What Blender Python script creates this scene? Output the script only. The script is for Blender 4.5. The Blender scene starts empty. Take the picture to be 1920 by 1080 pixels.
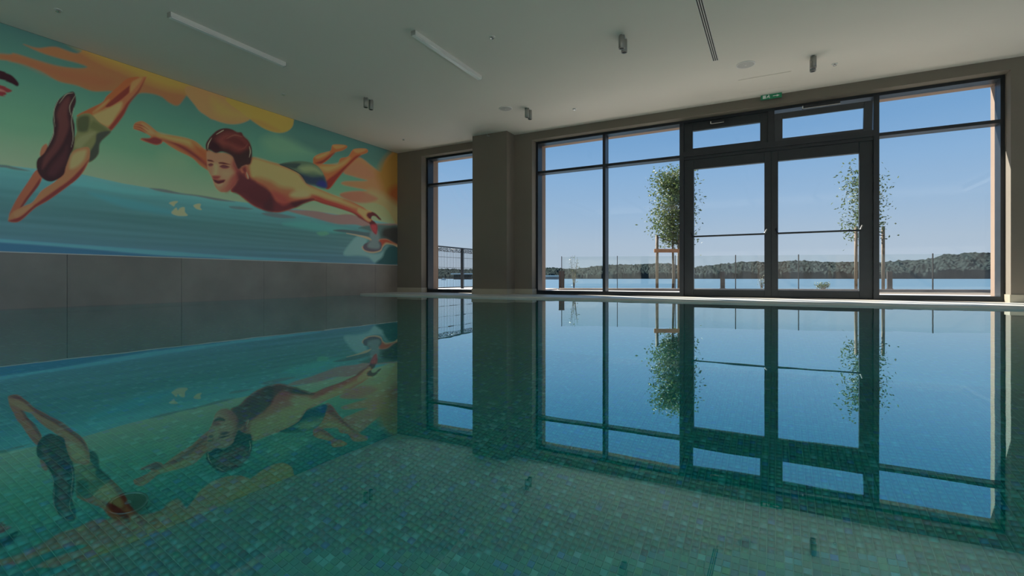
import bpy, bmesh, math, random
import numpy as np
from mathutils import Vector, Matrix

random.seed(7)
np.random.seed(7)
SC = bpy.context.scene
COL = SC.collection
R = math.radians

# ------------------------------------------------------------------ camera
F_PX, YAW, HORIZ, ZC = 921.69, R(28.1866), 521.26, 0.353
cam = bpy.data.cameras.new('camera')
cam.sensor_width = 36.0
cam.lens = F_PX / 1920 * 36.0
cam.shift_y = (HORIZ - 540) / 1920
cam.clip_start = 0.02
cam.clip_end = 6000
cam_o = bpy.data.objects.new('camera', cam)
COL.objects.link(cam_o)
cam_o.location = (0, 0, ZC)
cam_o.rotation_euler = (R(90), 0, YAW)
SC.camera = cam_o

# ------------------------------------------------------------------ sky, sun, exposure
SC.view_settings.view_transform = 'Standard'
SC.view_settings.look = 'None'
SC.view_settings.gamma = 1.0
SC.view_settings.use_curve_mapping = False
SC.view_settings.exposure = 0.0
SC.cycles.use_denoising = True
SC.cycles.sample_clamp_indirect = 4.0
SC.cycles.max_bounces = 14
SC.cycles.diffuse_bounces = 7
SC.cycles.glossy_bounces = 6
SC.cycles.transmission_bounces = 8
SC.cycles.transparent_max_bounces = 16

SKY_STRENGTH = 1.0
SUN_STRENGTH = 14.0
SUN_DIR = Vector((1.9, -1.0, -1.75)).normalized()

w = bpy.data.worlds.new('sky')
SC.world = w
w.use_nodes = True
nt = w.node_tree
nt.nodes.clear()
tc = nt.nodes.new('ShaderNodeTexCoord')
sp = nt.nodes.new('ShaderNodeSeparateXYZ')
rp = nt.nodes.new('ShaderNodeValToRGB')
bg = nt.nodes.new('ShaderNodeBackground')
ow = nt.nodes.new('ShaderNodeOutputWorld')
nt.links.new(tc.outputs['Generated'], sp.inputs[0])
nt.links.new(sp.outputs['Z'], rp.inputs['Fac'])
nt.links.new(rp.outputs['Color'], bg.inputs['Color'])
nt.links.new(bg.outputs[0], ow.inputs['Surface'])
bg.inputs['Strength'].default_value = SKY_STRENGTH
SKY = [(0.0, (.46, .55, .66)), (.03, (.45, .548, .668)), (.065, (.43, .54, .672)), (.12, (.345, .50, .695)), (.196, (.267, .455, .71)),
       (.26, (.19, .383, .66)), (.55, (.12, .28, .53)), (1.0, (.085, .20, .42))]
e = rp.color_ramp.elements
e[0].position, e[0].color = SKY[0][0], (*SKY[0][1], 1)
e[1].position, e[1].color = SKY[-1][0], (*SKY[-1][1], 1)
for p, c in SKY[1:-1]:
    n = e.new(p)
    n.color = (*c, 1)

sun = bpy.data.lights.new('sun', 'SUN')
sun.energy = SUN_STRENGTH
sun.color = (1.0, .93, .84)
sun.angle = R(0.53)
sun_o = bpy.data.objects.new('sun', sun)
COL.objects.link(sun_o)
sun_o.location = (-20, 25, 25)
sun_o.rotation_euler = SUN_DIR.to_track_quat('-Z', 'Y').to_euler()

# ------------------------------------------------------------------ room constants (metres, water level z = 0)
XL, YW, ZT, ZD = -7.697, 8.757, 3.233, 0.03
XR, YB = 6.4, -4.6
POOL_X1, POOL_Y0, POOL_Y1, DEPTH = 5.0, -1.2, 7.6, 1.2
YF, YF2, YG, YE = 8.94, 9.14, 9.09, 9.34      # frame front, frame back, glass, outer facade
Z_MURAL = 0.655
PITCH = 0.025
CY, SY = math.cos(YAW), math.sin(YAW)


def to_px(X, Y, Z):
    """where a world point stands in the 1920x1080 photograph"""
    d = -SY * X + CY * Y
    r = CY * X + SY * Y
    return 960 + F_PX * r / d, HORIZ - F_PX * (Z - ZC) / d


# ------------------------------------------------------------------ materials
MATS = {}


def _principled(name):
    m = bpy.data.materials.new(name)
    m.use_nodes = True
    return m, m.node_tree, m.node_tree.nodes['Principled BSDF']


def mat(name, col, rough=.6, metal=0.0, var=0.0, scale=6.0, bump=0.0, bscale=60.0, spec=.5, detail=4.0):
    m, t, b = _principled(name)
    b.inputs['Base Color'].default_value = (*col, 1)
    b.inputs['Roughness'].default_value = rough
    b.inputs['Metallic'].default_value = metal
    b.inputs['Specular IOR Level'].default_value = spec
    geo = t.nodes.new('ShaderNodeNewGeometry')
    if var:
        nz = t.nodes.new('ShaderNodeTexNoise')
        nz.inputs['Scale'].default_value = scale
        nz.inputs['Detail'].default_value = detail
        rr = t.nodes.new('ShaderNodeValToRGB')
        rr.color_ramp.elements[0].position = .25
        rr.color_ramp.elements[1].position = .75
        rr.color_ramp.elements[0].color = (*[max(0, c * (1 - var)) for c in col], 1)
        rr.color_ramp.elements[1].color = (*[min(1, c * (1 + var)) for c in col], 1)
        t.links.new(geo.outputs['Position'], nz.inputs['Vector'])
        t.links.new(nz.outputs['Fac'], rr.inputs['Fac'])
        t.links.new(rr.outputs['Color'], b.inputs['Base Color'])
    if bump:
        n2 = t.nodes.new('ShaderNodeTexNoise')
        n2.inputs['Scale'].default_value = bscale
        n2.inputs['Detail'].default_value = 3
        bp = t.nodes.new('ShaderNodeBump')
        bp.inputs['Strength'].default_value = bump
        bp.inputs['Distance'].default_value = .01
        t.links.new(geo.outputs['Position'], n2.inputs['Vector'])
        t.links.new(n2.outputs['Fac'], bp.inputs['Height'])
        t.links.new(bp.outputs['Normal'], b.inputs['Normal'])
    MATS[name] = m
    return m


mat('ceiling_paint', (.76, .72, .65), .85, var=.02, scale=.8)
mat('wall_paint', (.188, .164, .130), .8, var=.05, scale=1.5)
mat('base_tile', (.40, .37, .29), .45, var=.06, scale=3)
mat('deck_stone', (.60, .595, .55), .42, var=.10, scale=2.2, bump=.08, bscale=40)
mat('slab_stone', (.30, .27, .245), .38, var=.28, scale=1.1, detail=7, bump=.05, bscale=18)
mat('slab_joint', (.10, .095, .085), .8, var=.1)
mat('frame_metal', (.025, .031, .038), .38, .35, var=.12, scale=9)
mat('sash_metal', (.020, .027, .033), .42, .3, var=.12, scale=9)
mat('facade_plaster', (.22, .16, .12), .85, var=.06, scale=2.5)
mat('white_metal', (.72, .72, .69), .35, 0.0, var=.03)
mat('spot_metal', (.30, .30, .275), .4, .4, var=.05)
mat('grey_metal', (.42, .42, .41), .35, .6, var=.05)
mat('chrome', (.75, .75, .75), .22, 1.0, var=.03)
mat('black_void', (.004, .004, .004), .6, var=.1)
mat('speaker_grille', (.52, .51, .48), .6, var=.06, scale=250, bump=.2, bscale=500)
mat('diffuser', (.82, .82, .80), .3, var=.02)
mat('sign_green', (.01, .26, .12), .4, var=.05)
mat('sign_white', (.78, .82, .78), .5, var=.03)
mat('terrace_stone', (.62, .58, .54), .75, var=.06, scale=1.0)
mat('bed_soil', (.15, .118, .092), .95, var=.25, scale=5, bump=.3, bscale=12)
mat('kerb_stone', (.40, .34, .30), .85, var=.15, scale=4)
mat('timber_bar', (.34, .17, .085), .8, var=.2, scale=14)
mat('timber', (.20, .15, .10), .8, var=.25, scale=14)
mat('bark', (.085, .065, .05), .9, var=.3, scale=30)
mat('strap', (.02, .02, .02), .7, var=.2)
mat('corten', (.035, .024, .022), .75, var=.25, scale=12)
mat('fence_metal', (.035, .038, .042), .45, .5, var=.1)
mat('boat_white', (.75, .75, .72), .5, var=.05)
mat('pool_grout', (.13, .70, .55), .8, var=.12, scale=5)
mat('drain_steel', (.12, .17, .10), .5, .3, var=.25, scale=20)
mat('drain_rim', (.30, .30, .27), .3, .8, var=.1)

# leaves with light passing through
m, t, b = _principled('leaf')
geo = t.nodes.new('ShaderNodeNewGeometry')
rr = t.nodes.new('ShaderNodeValToRGB')
rr.color_ramp.elements[0].color = (.035, .07, .03, 1)
rr.color_ramp.elements[1].color = (.15, .20, .06, 1)
t.links.new(geo.outputs['Random Per Island'], rr.inputs['Fac'])
t.links.new(rr.outputs['Color'], b.inputs['Base Color'])
b.inputs['Roughness'].default_value = .5
tr = t.nodes.new('ShaderNodeBsdfTranslucent')
t.links.new(rr.outputs['Color'], tr.inputs['Color'])
mx = t.nodes.new('ShaderNodeMixShader')
mx.inputs[0].default_value = .35
t.links.new(b.outputs[0], mx.inputs[1])
t.links.new(tr.outputs[0], mx.inputs[2])
t.links.new(mx.outputs[0], t.nodes['Material Output'].inputs['Surface'])
MATS['leaf'] = m


def glass_mat(name, tint, f0, power, gain):
    m = bpy.data.materials.new(name)
    m.use_nodes = True
    t = m.node_tree
    t.nodes.clear()
    lw = t.nodes.new('ShaderNodeLayerWeight')
    lw.inputs['Blend'].default_value = .5
    pw = t.nodes.new('ShaderNodeMath')
    pw.operation = 'POWER'
    pw.inputs[1].default_value = power
    ma = t.nodes.new('ShaderNodeMath')
    ma.operation = 'MULTIPLY_ADD'
    ma.inputs[1].default_value = gain
    ma.inputs[2].default_value = f0
    tb = t.nodes.new('ShaderNodeBsdfTransparent')
    tb.inputs['Color'].default_value = (*tint, 1)
    gb = t.nodes.new('ShaderNodeBsdfGlossy')
    gb.inputs['Roughness'].default_value = 0.0
    mx = t.nodes.new('ShaderNodeMixShader')
    o = t.nodes.new('ShaderNodeOutputMaterial')
    t.links.new(lw.outputs['Facing'], pw.inputs[0])
    t.links.new(pw.outputs[0], ma.inputs[0])
    t.links.new(ma.outputs[0], mx.inputs[0])
    t.links.new(tb.outputs[0], mx.inputs[1])
    t.links.new(gb.outputs[0], mx.inputs[2])
    t.links.new(mx.outputs[0], o.inputs['Surface'])
    MATS[name] = m


glass_mat('window_glass', (.975, .985, .985), .015, 5.0, .5)
glass_mat('rail_glass', (.93, .955, .95), .03, 5.0, .5)

# still pool water: mirror at grazing angles, refraction below
m = bpy.data.materials.new('pool_water')
m.use_nodes = True
t = m.node_tree
t.nodes.clear()
geo = t.nodes.new('ShaderNodeNewGeometry')
nz = t.nodes.new('ShaderNodeTexNoise')
nz.inputs['Scale'].default_value = 2.2
nz.inputs['Detail'].default_value = 2.0
t.links.new(geo.outputs['Position'], nz.inputs['Vector'])
bp = t.nodes.new('ShaderNodeBump')
bp.inputs['Strength'].default_value = .12
bp.inputs['Distance'].default_value = .004
t.links.new(nz.outputs['Fac'], bp.inputs['Height'])
lw = t.nodes.new('ShaderNodeLayerWeight')
lw.inputs['Blend'].default_value = .5
pw = t.nodes.new('ShaderNodeMath')
pw.operation = 'POWER'
pw.inputs[1].default_value = 2.45
t.links.new(lw.outputs['Facing'], pw.inputs[0])
gl = t.nodes.new('ShaderNodeBsdfGlossy')
gl.inputs['Roughness'].default_value = 0.0
gc = t.nodes.new('ShaderNodeValToRGB')
gc.color_ramp.elements[0].position, gc.color_ramp.elements[0].color = .50, (.80, .95, .97, 1)
gc.color_ramp.elements[1].position, gc.color_ramp.elements[1].color = .97, (.84, .93, .97, 1)
gq = gc.color_ramp.elements.new(.70)
gq.color = (.52, .92, 1.0, 1)
t.links.new(lw.outputs['Facing'], gc.inputs['Fac'])
t.links.new(gc.outputs['Color'], gl.inputs['Color'])
rf = t.nodes.new('ShaderNodeBsdfRefraction')
rf.inputs['IOR'].default_value = 1.333
rf.inputs['Roughness'].default_value = 0.0
rf.inputs['Color'].default_value = (.55, 1.0, 1.0, 1)
mx = t.nodes.new('ShaderNodeMixShader')
o = t.nodes.new('ShaderNodeOutputMaterial')
t.links.new(bp.outputs['Normal'], gl.inputs['Normal'])
t.links.new(bp.outputs['Normal'], rf.inputs['Normal'])
t.links.new(pw.outputs[0], mx.inputs[0])
t.links.new(rf.outputs[0], mx.inputs[1])
t.links.new(gl.outputs[0], mx.inputs[2])
t.links.new(mx.outputs[0], o.inputs['Surface'])
MATS['pool_water'] = m

# glass mosaic: every 25 mm cell its own colour; optional printed joint for the far field
TILE_RAMP = [(0, (.02, .57, .43)), (.28, (.016, .52, .42)), (.50, (.025, .60, .42)), (.66, (.016, .50, .48)),
             (.78, (.06, .64, .40)), (.87, (.17, .84, .70)), (.94, (.025, .50, .72)), (.98, (.008, .38, .36))]
GLINT_RAMP = [(0, (.30, .62, .60)), (.30, (.35, .95, .90)), (.50, (.25, .55, 1.0)), (.66, (.75, .95, .55)),
              (.78, (.60, 1.0, 1.0)), (.90, (.95, .70, .70))]


def mosaic_mat(name, joint):
    m, t, b = _principled(name)
    geo = t.nodes.new('ShaderNodeNewGeometry')
    sc = t.nodes.new('ShaderNodeVectorMath')
    sc.operation = 'MULTIPLY_ADD'
    sc.inputs[1].default_value = (1 / PITCH,) * 3
    sc.inputs[2].default_value = (0.0, 0.0, .37)
    fl = t.nodes.new('ShaderNodeVectorMath')
    fl.operation = 'FLOOR'
    wn = t.nodes.new('ShaderNodeTexWhiteNoise')
    wn.noise_dimensions = '3D'
    rr = t.nodes.new('ShaderNodeValToRGB')
    rr.color_ramp.interpolation = 'CONSTANT'
    el = rr.color_ramp.elements
    el[0].position, el[0].color = 0, (*TILE_RAMP[0][1], 1)
    el[1].position, el[1].color = TILE_RAMP[1][0], (*TILE_RAMP[1][1], 1)
    for p, c in TILE_RAMP[2:]:
        n = el.new(p)
        n.color = (*c, 1)
    t.links.new(geo.outputs['Position'], sc.inputs[0])
    t.links.new(sc.outputs[0], fl.inputs[0])
    t.links.new(fl.outputs[0], wn.inputs['Vector'])
    t.links.new(wn.outputs['Value'], rr.inputs['Fac'])
    src = rr.outputs['Color']
    if joint:
        fr = t.nodes.new('ShaderNodeVectorMath')
        fr.operation = 'FRACTION'
        t.links.new(sc.outputs[0], fr.inputs[0])
        sx = t.nodes.new('ShaderNodeSeparateXYZ')
        t.links.new(fr.outputs[0], sx.inputs[0])
        outs = []
        for ax in joint:
            a = t.nodes.new('ShaderNodeMath')
            a.operation = 'LESS_THAN'
            a.inputs[1].default_value = .12
            t.links.new(sx.outputs[ax], a.inputs[0])
            outs.append(a)
        mxm = t.nodes.new('ShaderNodeMath')
        mxm.operation = 'MAXIMUM'
        t.links.new(outs[0].outputs[0], mxm.inputs[0])
        t.links.new(outs[1].outputs[0], mxm.inputs[1])
        mc = t.nodes.new('ShaderNodeMix')
        mc.data_type = 'RGBA'
        t.links.new(mxm.outputs[0], mc.inputs['Factor'])
        t.links.new(src, mc.inputs['A'])
        mc.inputs['B'].default_value = (.13, .70, .55, 1)
        src = mc.outputs['Result']
    t.links.new(src, b.inputs['Base Color'])
    b.inputs['Roughness'].default_value = .10
    b.inputs['IOR'].default_value = 2.3
    g2 = t.nodes.new('ShaderNodeValToRGB')          # pearly glass: each tile glints in its own hue
    g2.color_ramp.interpolation = 'CONSTANT'
    el = g2.color_ramp.elements
    el[0].position, el[0].color = 0, (*GLINT_RAMP[0][1], 1)
    el[1].position, el[1].color = GLINT_RAMP[1][0], (*GLINT_RAMP[1][1], 1)
    for p, c in GLINT_RAMP[2:]:
        n = el.new(p)
        n.color = (*c, 1)
    sw = t.nodes.new('ShaderNodeSeparateColor')
    t.links.new(wn.outputs['Color'], sw.inputs[0])
    t.links.new(sw.outputs[1], g2.inputs['Fac'])
    t.links.new(g2.outputs['Color'], b.inputs['Specular Tint'])
    MATS[name] = m


mosaic_mat('mosaic_glass', None)
mosaic_mat('mosaic_floor', ('X', 'Y'))
mosaic_mat('mosaic_wall_x', ('X', 'Z'))
mosaic_mat('mosaic_wall_y', ('Y', 'Z'))

# printed wall mural: colour comes from the mesh's own colour layer
m, t, b = _principled('mural_print')
at = t.nodes.new('ShaderNodeAttribute')
at.attribute_name = 'print'
t.links.new(at.outputs['Color'], b.inputs['Base Color'])
b.inputs['Roughness'].default_value = .65
b.inputs['Specular IOR Level'].default_value = .3
MATS['mural_print'] = m

# sea
m, t, b = _principled('sea_water')
b.inputs['Base Color'].default_value = (.07, .15, .22, 1)
b.inputs['Roughness'].default_value = .28
geo = t.nodes.new('ShaderNodeNewGeometry')
mp = t.nodes.new('ShaderNodeMapping')
mp.inputs['Scale'].default_value = (.05, .18, 1)
nz = t.nodes.new('ShaderNodeTexNoise')
nz.inputs['Scale'].default_value = 6
nz.inputs['Detail'].default_value = 6
bp = t.nodes.new('ShaderNodeBump')
bp.inputs['Strength'].default_value = .5
bp.inputs['Distance'].default_value = .3
t.links.new(geo.outputs['Position'], mp.inputs['Vector'])
t.links.new(mp.outputs[0], nz.inputs['Vector'])
t.links.new(nz.outputs['Fac'], bp.inputs['Height'])
t.links.new(bp.outputs['Normal'], b.inputs['Normal'])
MATS['sea_water'] = m
mat('forest', (.030, .042, .041), 1.0, var=.5, scale=.02, spec=.0, detail=5)


# ------------------------------------------------------------------ mesh helpers
class MB:
    def __init__(self):
        self.v, self.f = [], []

    def add(self, vs, fs):
        n = len(self.v)
        self.v += [tuple(p) for p in vs]
        self.f += [tuple(i + n for i in q) for q in fs]
        return self

    def box(self, x0, x1, y0, y1, z0, z1):
        x0, x1 = sorted((x0, x1)); y0, y1 = sorted((y0, y1)); z0, z1 = sorted((z0, z1))
        vs = [(x0, y0, z0), (x1, y0, z0), (x1, y1, z0), (x0, y1, z0), (x0, y0, z1), (x1, y0, z1), (x1, y1, z1), (x0, y1, z1)]
        return self.add(vs, [(0, 3, 2, 1), (4, 5, 6, 7), (0, 1, 5, 4), (1, 2, 6, 5), (2, 3, 7, 6), (3, 0, 4, 7)])

    def obox(self, x0, x1, y0, y1, z0, z1, M):
        k = len(self.v)
        self.box(x0, x1, y0, y1, z0, z1)
        for i in range(k, len(self.v)):
            self.v[i] = tuple(M @ Vector(self.v[i]))
        return self

    def tube(self, pts, r, n=10, cap=True):
        pts = [Vector(p) for p in pts]
        rs = r if isinstance(r, (list, tuple)) else [r] * len(pts)
        rings = []
        up = None
        for i, p in enumerate(pts):
            d = (pts[min(i + 1, len(pts) - 1)] - pts[max(i - 1, 0)]).normalized()
            if up is None:
                up = Vector((0, 0, 1)) if abs(d.z) < .9 else Vector((1, 0, 0))
            a = d.cross(up).normalized()
            bb = a.cross(d).normalized()
            up = bb
            rings.append([p + (a * math.cos(2 * math.pi * k / n) + bb * math.sin(2 * math.pi * k / n)) * rs[i] for k in range(n)])
        vs = [q for rg in rings for q in rg]
        fs = []
        for i in range(len(pts) - 1):
            for k in range(n):
                fs.append((i * n + k, i * n + (k + 1) % n, (i + 1) * n + (k + 1) % n, (i + 1) * n + k))
        if cap:
            fs.append(tuple(reversed(range(n))))
            fs.append(tuple((len(pts) - 1) * n + k for k in range(n)))
        return self.add(vs, fs)

    def lathe(self, prof, c, n=24, axis='Z'):
        """profile of (radius, height) pairs around a vertical axis at c"""
        vs = []
        for r, h in prof:
            for k in range(n):
                a = 2 * math.pi * k / n
                vs.append((c[0] + r * math.cos(a), c[1] + r * math.sin(a), c[2] + h))
        fs = []
        for i in range(len(prof) - 1):
            for k in range(n):
                fs.append((i * n + k, i * n + (k + 1) % n, (i + 1) * n + (k + 1) % n, (i + 1) * n + k))
        fs.append(tuple(reversed(range(n))))
        fs.append(tuple((len(prof) - 1) * n + k for k in range(n)))
        return self.add(vs, fs)

    def build(self, name, material, parent=None, bevel=0.0, smooth=False, recalc=True):
        me = bpy.data.meshes.new(name)
        me.from_pydata(self.v, [], self.f)
        if recalc:
            bm = bmesh.new()
            bm.from_mesh(me)
            bmesh.ops.recalc_face_normals(bm, faces=bm.faces)
            bm.to_mesh(me)
            bm.free()
        me.materials.append(MATS[material])
        o = bpy.data.objects.new(name, me)
        COL.objects.link(o)
        if parent is not None:
            o.parent = parent
            o.matrix_parent_inverse = Matrix.Translation(-Vector(parent.location)) if parent.parent is None else Matrix.Identity(4)
        if smooth:
            for p in me.polygons:
                p.use_smooth = True
        if bevel:
            bv = o.modifiers.new('bevel', 'BEVEL')
            bv.width = bevel
            bv.segments = 2
            bv.limit_method = 'ANGLE'
        return o


def B(*a):
    return MB().box(*a)


def tag(o, label=None, cat=None, group=None, kind=None):
    if label: o['label'] = label
    if cat: o['category'] = cat
    if group: o['group'] = group
    if kind: o['kind'] = kind
    return o


def empty(name, loc):
    o = bpy.data.objects.new(name, None)
    o.empty_display_size = .1
    COL.objects.link(o)
    o.location = loc
    return o


def sub(o, parent):
    """o is in world coordinates and becomes a sub-part of a part that stands at the thing's origin"""
    o.parent = parent
    o.matrix_parent_inverse = Matrix.Identity(4)
    return o


def copy_tree(o, delta, parent=None):
    c = o.copy()
    COL.objects.link(c)
    if parent is None:
        c.location = Vector(o.location) + Vector(delta)
    else:
        c.parent = parent
        c.matrix_parent_inverse = o.matrix_parent_inverse.copy()
    for ch in o.children:
        copy_tree(ch, delta, c)
    return c


# ------------------------------------------------------------------ the room
S = lambda o, label=None: tag(o, label, None, None, 'structure')

# ceiling
RX0, RX1, RY0, RY1 = -7.4, 5.6, -3.6, 0.7          # unseen rooflight added behind the photographer to brighten the room
S(B(XL - .3, XR + .3, RY1, YE, ZT, ZT + .25).box(XL - .3, XR + .3, YB - .3, RY0, ZT, ZT + .25).box(XL - .3, RX0, RY0, RY1, ZT, ZT + .25)
  .box(RX1, XR + .3, RY0, RY1, ZT, ZT + .25).build('ceiling', 'ceiling_paint'), 'plain off-white painted ceiling above the pool')

# left wall: masonry, stone slabs along the water, mural above
wl = S(B(XL - .3, XL - .012, YB, YE, -DEPTH - .2, ZT).build('wall_left', 'slab_joint'), 'long left wall behind the mural and the stone slabs')
SL_Y0, SL_W = 2.752, 1.3225
edges = [YB] + [SL_Y0 + SL_W * k for k in range(-5, 5)] + [YW]
for a, bb in zip(edges[:-1], edges[1:]):
    if bb - a < .02:
        continue
    B(XL - .03, XL, a + .0022, bb - .0022, -.35, Z_MURAL - .012).build('slab', 'slab_stone', wl)
B(XL - .03, XL, YB, POOL_Y1, -DEPTH, -.353).build('mosaic_band', 'mosaic_wall_y', wl)
B(XL - .013, XL, YB, YW, Z_MURAL, ZT).build('plaster', 'wall_paint', wl)
S(B(XL - .02, XL + .006, YB, YW, Z_MURAL - .012, Z_MURAL).build('trim_1', 'white_metal'), 'thin pale edge strip under the mural')

# window wall (inner leaf) and pink plastered outer leaf with the same openings
OPEN = [(-7.0, -5.44), (-4.244, 2.716), (3.75, 5.75)]
Z0O, Z1O = .02, 3.085


def wall_with_openings(y0, y1, inset):
    mb = MB()
    xs = [XL - .3]
    for a, bb in OPEN:
        xs += [a + inset, bb - inset]
    xs.append(XR + .3)
    for i in range(0, len(xs), 2):
        mb.box(xs[i], xs[i + 1], y0, y1, -DEPTH - .2 if y0 < 9 else -2.0, ZT)
    for a, bb in OPEN:
        mb.box(a + inset, bb - inset, y0, y1, Z1O - inset, ZT)
        mb.box(a + inset, bb - inset, y0, y1, -.6, Z0O + .012)
    return mb


S(wall_with_openings(YW, YF + .1, 0).build('wall_front', 'wall_paint'), 'dark taupe window wall')
S(wall_with_openings(YF + .1, YE, .03).build('wall_facade', 'facade_plaster'), 'peach plastered outer face around the windows')
# pier in front of the window wall
S(B(-5.43, -4.632, 8.43, YW, ZD, ZT).build('wall_pier', 'wall_paint'), 'square taupe pier between the two windows')
# baseboards
bmb = [(XL, -7.0, 0), (-4.632, -4.244, 0), (2.716, 3.75, 0), (5.75, XR, 0)]
k = 1
bfo = MB()
for a, bb, _ in bmb:
    bfo.box(a, bb, YW - .012, YW, ZD, ZD + .105)
    # return of the baseboard into the window reveal
for xr, sgn in ((-7.0, 1), (-4.244, 1), (2.716, -1), (3.75, 1), (5.75, -1)):
    bfo.box(xr, xr + sgn * .012, YW - .012, YF, ZD, ZD + .105)
S(bfo.build('baseboard_front', 'base_tile'), 'beige tiled skirting along the window wall')
pb = MB()
pb.box(-5.442, -4.62, 8.418, 8.43, ZD, ZD + .105)
pb.box(-5.442, -5.43, 8.43, YW, ZD, ZD + .105)
pb.box(-4.632, -4.62, 8.43, YW - .012, ZD, ZD + .105)
S(pb.build('baseboard_pier', 'base_tile'), 'beige tiled skirting around the pier')

# the rest of the room, behind and right of the photographer
S(B(XR, XR + .3, YB, YE, -DEPTH - .2, .06).box(XR, XR + .3, YB, YE, 3.12, ZT).box(XR, XR + .3, YB - .3, -4.3, .06, 3.12)
  .box(XR, XR + .3, 8.2, YE, .06, 3.12).box(XR, XR + .3, 1.8, 2.1, .06, 3.12).build('wall_right', 'wall_paint'), 'right wall with two wide glazed bays, unseen and added for fill daylight')
S(B(XL - .3, XR + .3, YB - .3, YB, -DEPTH - .2, ZT)
  .build('wall_back', 'ceiling_paint'), 'unseen back wall made white to bounce rooflight sun')  # unseen; kept white as a bounce surface for the rooflight sun
S(B(XL, XR, YB, POOL_Y0, -DEPTH - .2, ZD).build('floor_back', 'white_metal'), 'unseen pool deck at the back made white to bounce rooflight sun')  # unseen deck, whitened so the sun on it fills the room
S(B(POOL_X1, XR, POOL_Y0, POOL_Y1, -DEPTH - .2, ZD).build('floor_right', 'deck_stone'), 'stone pool deck on the right')

# deck under the windows
S(B(XL, XR, POOL_Y1, YW + .0, -.05, ZD).box(-7.0, -5.44, YW, YF + .1, -.05, ZD).box(-4.244, 2.716, YW, YF + .1, -.05, ZD)
  .build('floor_deck', 'deck_stone', bevel=.004), 'pale stone deck between pool and windows')
S(B(XL, POOL_X1, POOL_Y1 + .001, POOL_Y1 + .3, -DEPTH - .2, -.05).build('wall_pool', 'mosaic_wall_x'), 'mosaic pool wall under the deck')

# pool floor: grout bed, far field printed, near field as real tiles
pf = S(B(XL, POOL_X1, POOL_Y0, POOL_Y1, -DEPTH - .2, -DEPTH).build('floor_pool', 'pool_grout'), 'mosaic pool floor')
NX0, NX1, NY0, NY1 = -3.6, 3.0, 0.0, 3.4
TOP = -DEPTH + .002
far = MB()
for (a, bb, c_, d_) in ((XL, POOL_X1, NY1, POOL_Y1), (XL, NX0, POOL_Y0, NY1), (NX1, POOL_X1, POOL_Y0, NY1), (NX0, NX1, POOL_Y0, NY0)):
    far.add([(a, c_, TOP), (bb, c_, TOP), (bb, d_, TOP), (a, d_, TOP)], [(0, 1, 2, 3)])
tag(far.build('mosaic_field', 'mosaic_floor', pf), kind='stuff')
# the 300 tiles that show largest: those the photograph's lowest rows look at
near = []
seen = set()
for py in range(1079, 700, -3):
    for px in range(0, 1920, 6):
        r_, u_ = (px - 960) / F_PX, (HORIZ - py) / F_PX
        dx, dy = -SY + CY * r_, CY + SY * r_
        tt = -ZC / u_
        h = math.hypot(dx, dy)
        sr = h / math.hypot(h, u_) / 1.333
        q = DEPTH * sr / math.sqrt(1 - sr * sr)
        ix = math.floor((tt * dx + dx / h * q) / PITCH)
        iy = math.floor((tt * dy + dy / h * q) / PITCH)
        if (ix, iy) not in seen and len(near) < 300 and 500 < px < 1700:
            seen.add((ix, iy))
            near.append((ix, iy))
GAP = .0016
HT = PITCH / 2 - GAP
tm = B(-HT, HT, -HT, HT, -.003, .0025)
tile0 = tm.build('tile', 'mosaic_glass', pf, recalc=True)
tile0.location = ((near[0][0] + .5) * PITCH, (near[0][1] + .5) * PITCH, TOP - .001)
for ix, iy in near[1:]:
    o = tile0.copy()
    COL.objects.link(o)
    o.location = ((ix + .5) * PITCH, (iy + .5) * PITCH, TOP - .001 + random.uniform(-.0004, .0004))
    o.rotation_euler = (random.gauss(0, .03), random.gauss(0, .03), 0)
nx, ny = round((NX1 - NX0) / PITCH), round((NY1 - NY0) / PITCH)
gx, gy = np.meshgrid(np.arange(nx) + round(NX0 / PITCH), np.arange(ny) + round(NY0 / PITCH))
gx, gy = gx.ravel(), gy.ravel()
keep = np.array([(a, bb) not in seen for a, bb in zip(gx.tolist(), gy.tolist())])
gx, gy = gx[keep], gy[keep]
n = len(gx)
cx, cyy = (gx + .5) * PITCH, (gy + .5) * PITCH
zt = TOP + .0015 + np.random.uniform(-.0004, .0004, n)
V = np.zeros((n, 8, 3))
tx_, ty_ = np.random.normal(0, .03, n), np.random.normal(0, .03, n)
for i, (sx_, sy_) in enumerate(((-1, -1), (1, -1), (1, 1), (-1, 1))):
    V[:, i, 0] = cx + sx_ * HT; V[:, i, 1] = cyy + sy_ * HT; V[:, i, 2] = zt + (sx_ * tx_ + sy_ * ty_) * HT
    V[:, i + 4, 0] = V[:, i, 0]; V[:, i + 4, 1] = V[:, i, 1]; V[:, i + 4, 2] = -DEPTH - .001
Q = np.array([(0, 1, 2, 3), (0, 4, 5, 1), (1, 5, 6, 2), (2, 6, 7, 3), (3, 7, 4, 0)])
FQ = (Q[None] + (np.arange(n) * 8)[:, None, None]).reshape(-1)
me = bpy.data.meshes.new('mosaic_bed')
me.vertices.add(n * 8)
me.vertices.foreach_set('co', V.ravel())
me.loops.add(len(FQ))
me.loops.foreach_set('vertex_index', FQ.astype(np.int32))
me.polygons.add(len(FQ) // 4)
me.polygons.foreach_set('loop_start', np.arange(0, len(FQ), 4, dtype=np.int32))
me.update(calc_edges=True)
me.materials.append(MATS['mosaic_glass'])
o = bpy.data.objects.new('mosaic_bed', me)
COL.objects.link(o)
o.parent = pf
tag(o, kind='stuff')

# water
wt = MB().add([(XL, POOL_Y0, 0), (POOL_X1, POOL_Y0, 0), (POOL_X1, POOL_Y1, 0), (XL, POOL_Y1, 0)], [(0, 1, 2, 3)])
S(wt.build('pool_water', 'pool_water', recalc=False), 'still clear teal pool water')


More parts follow.
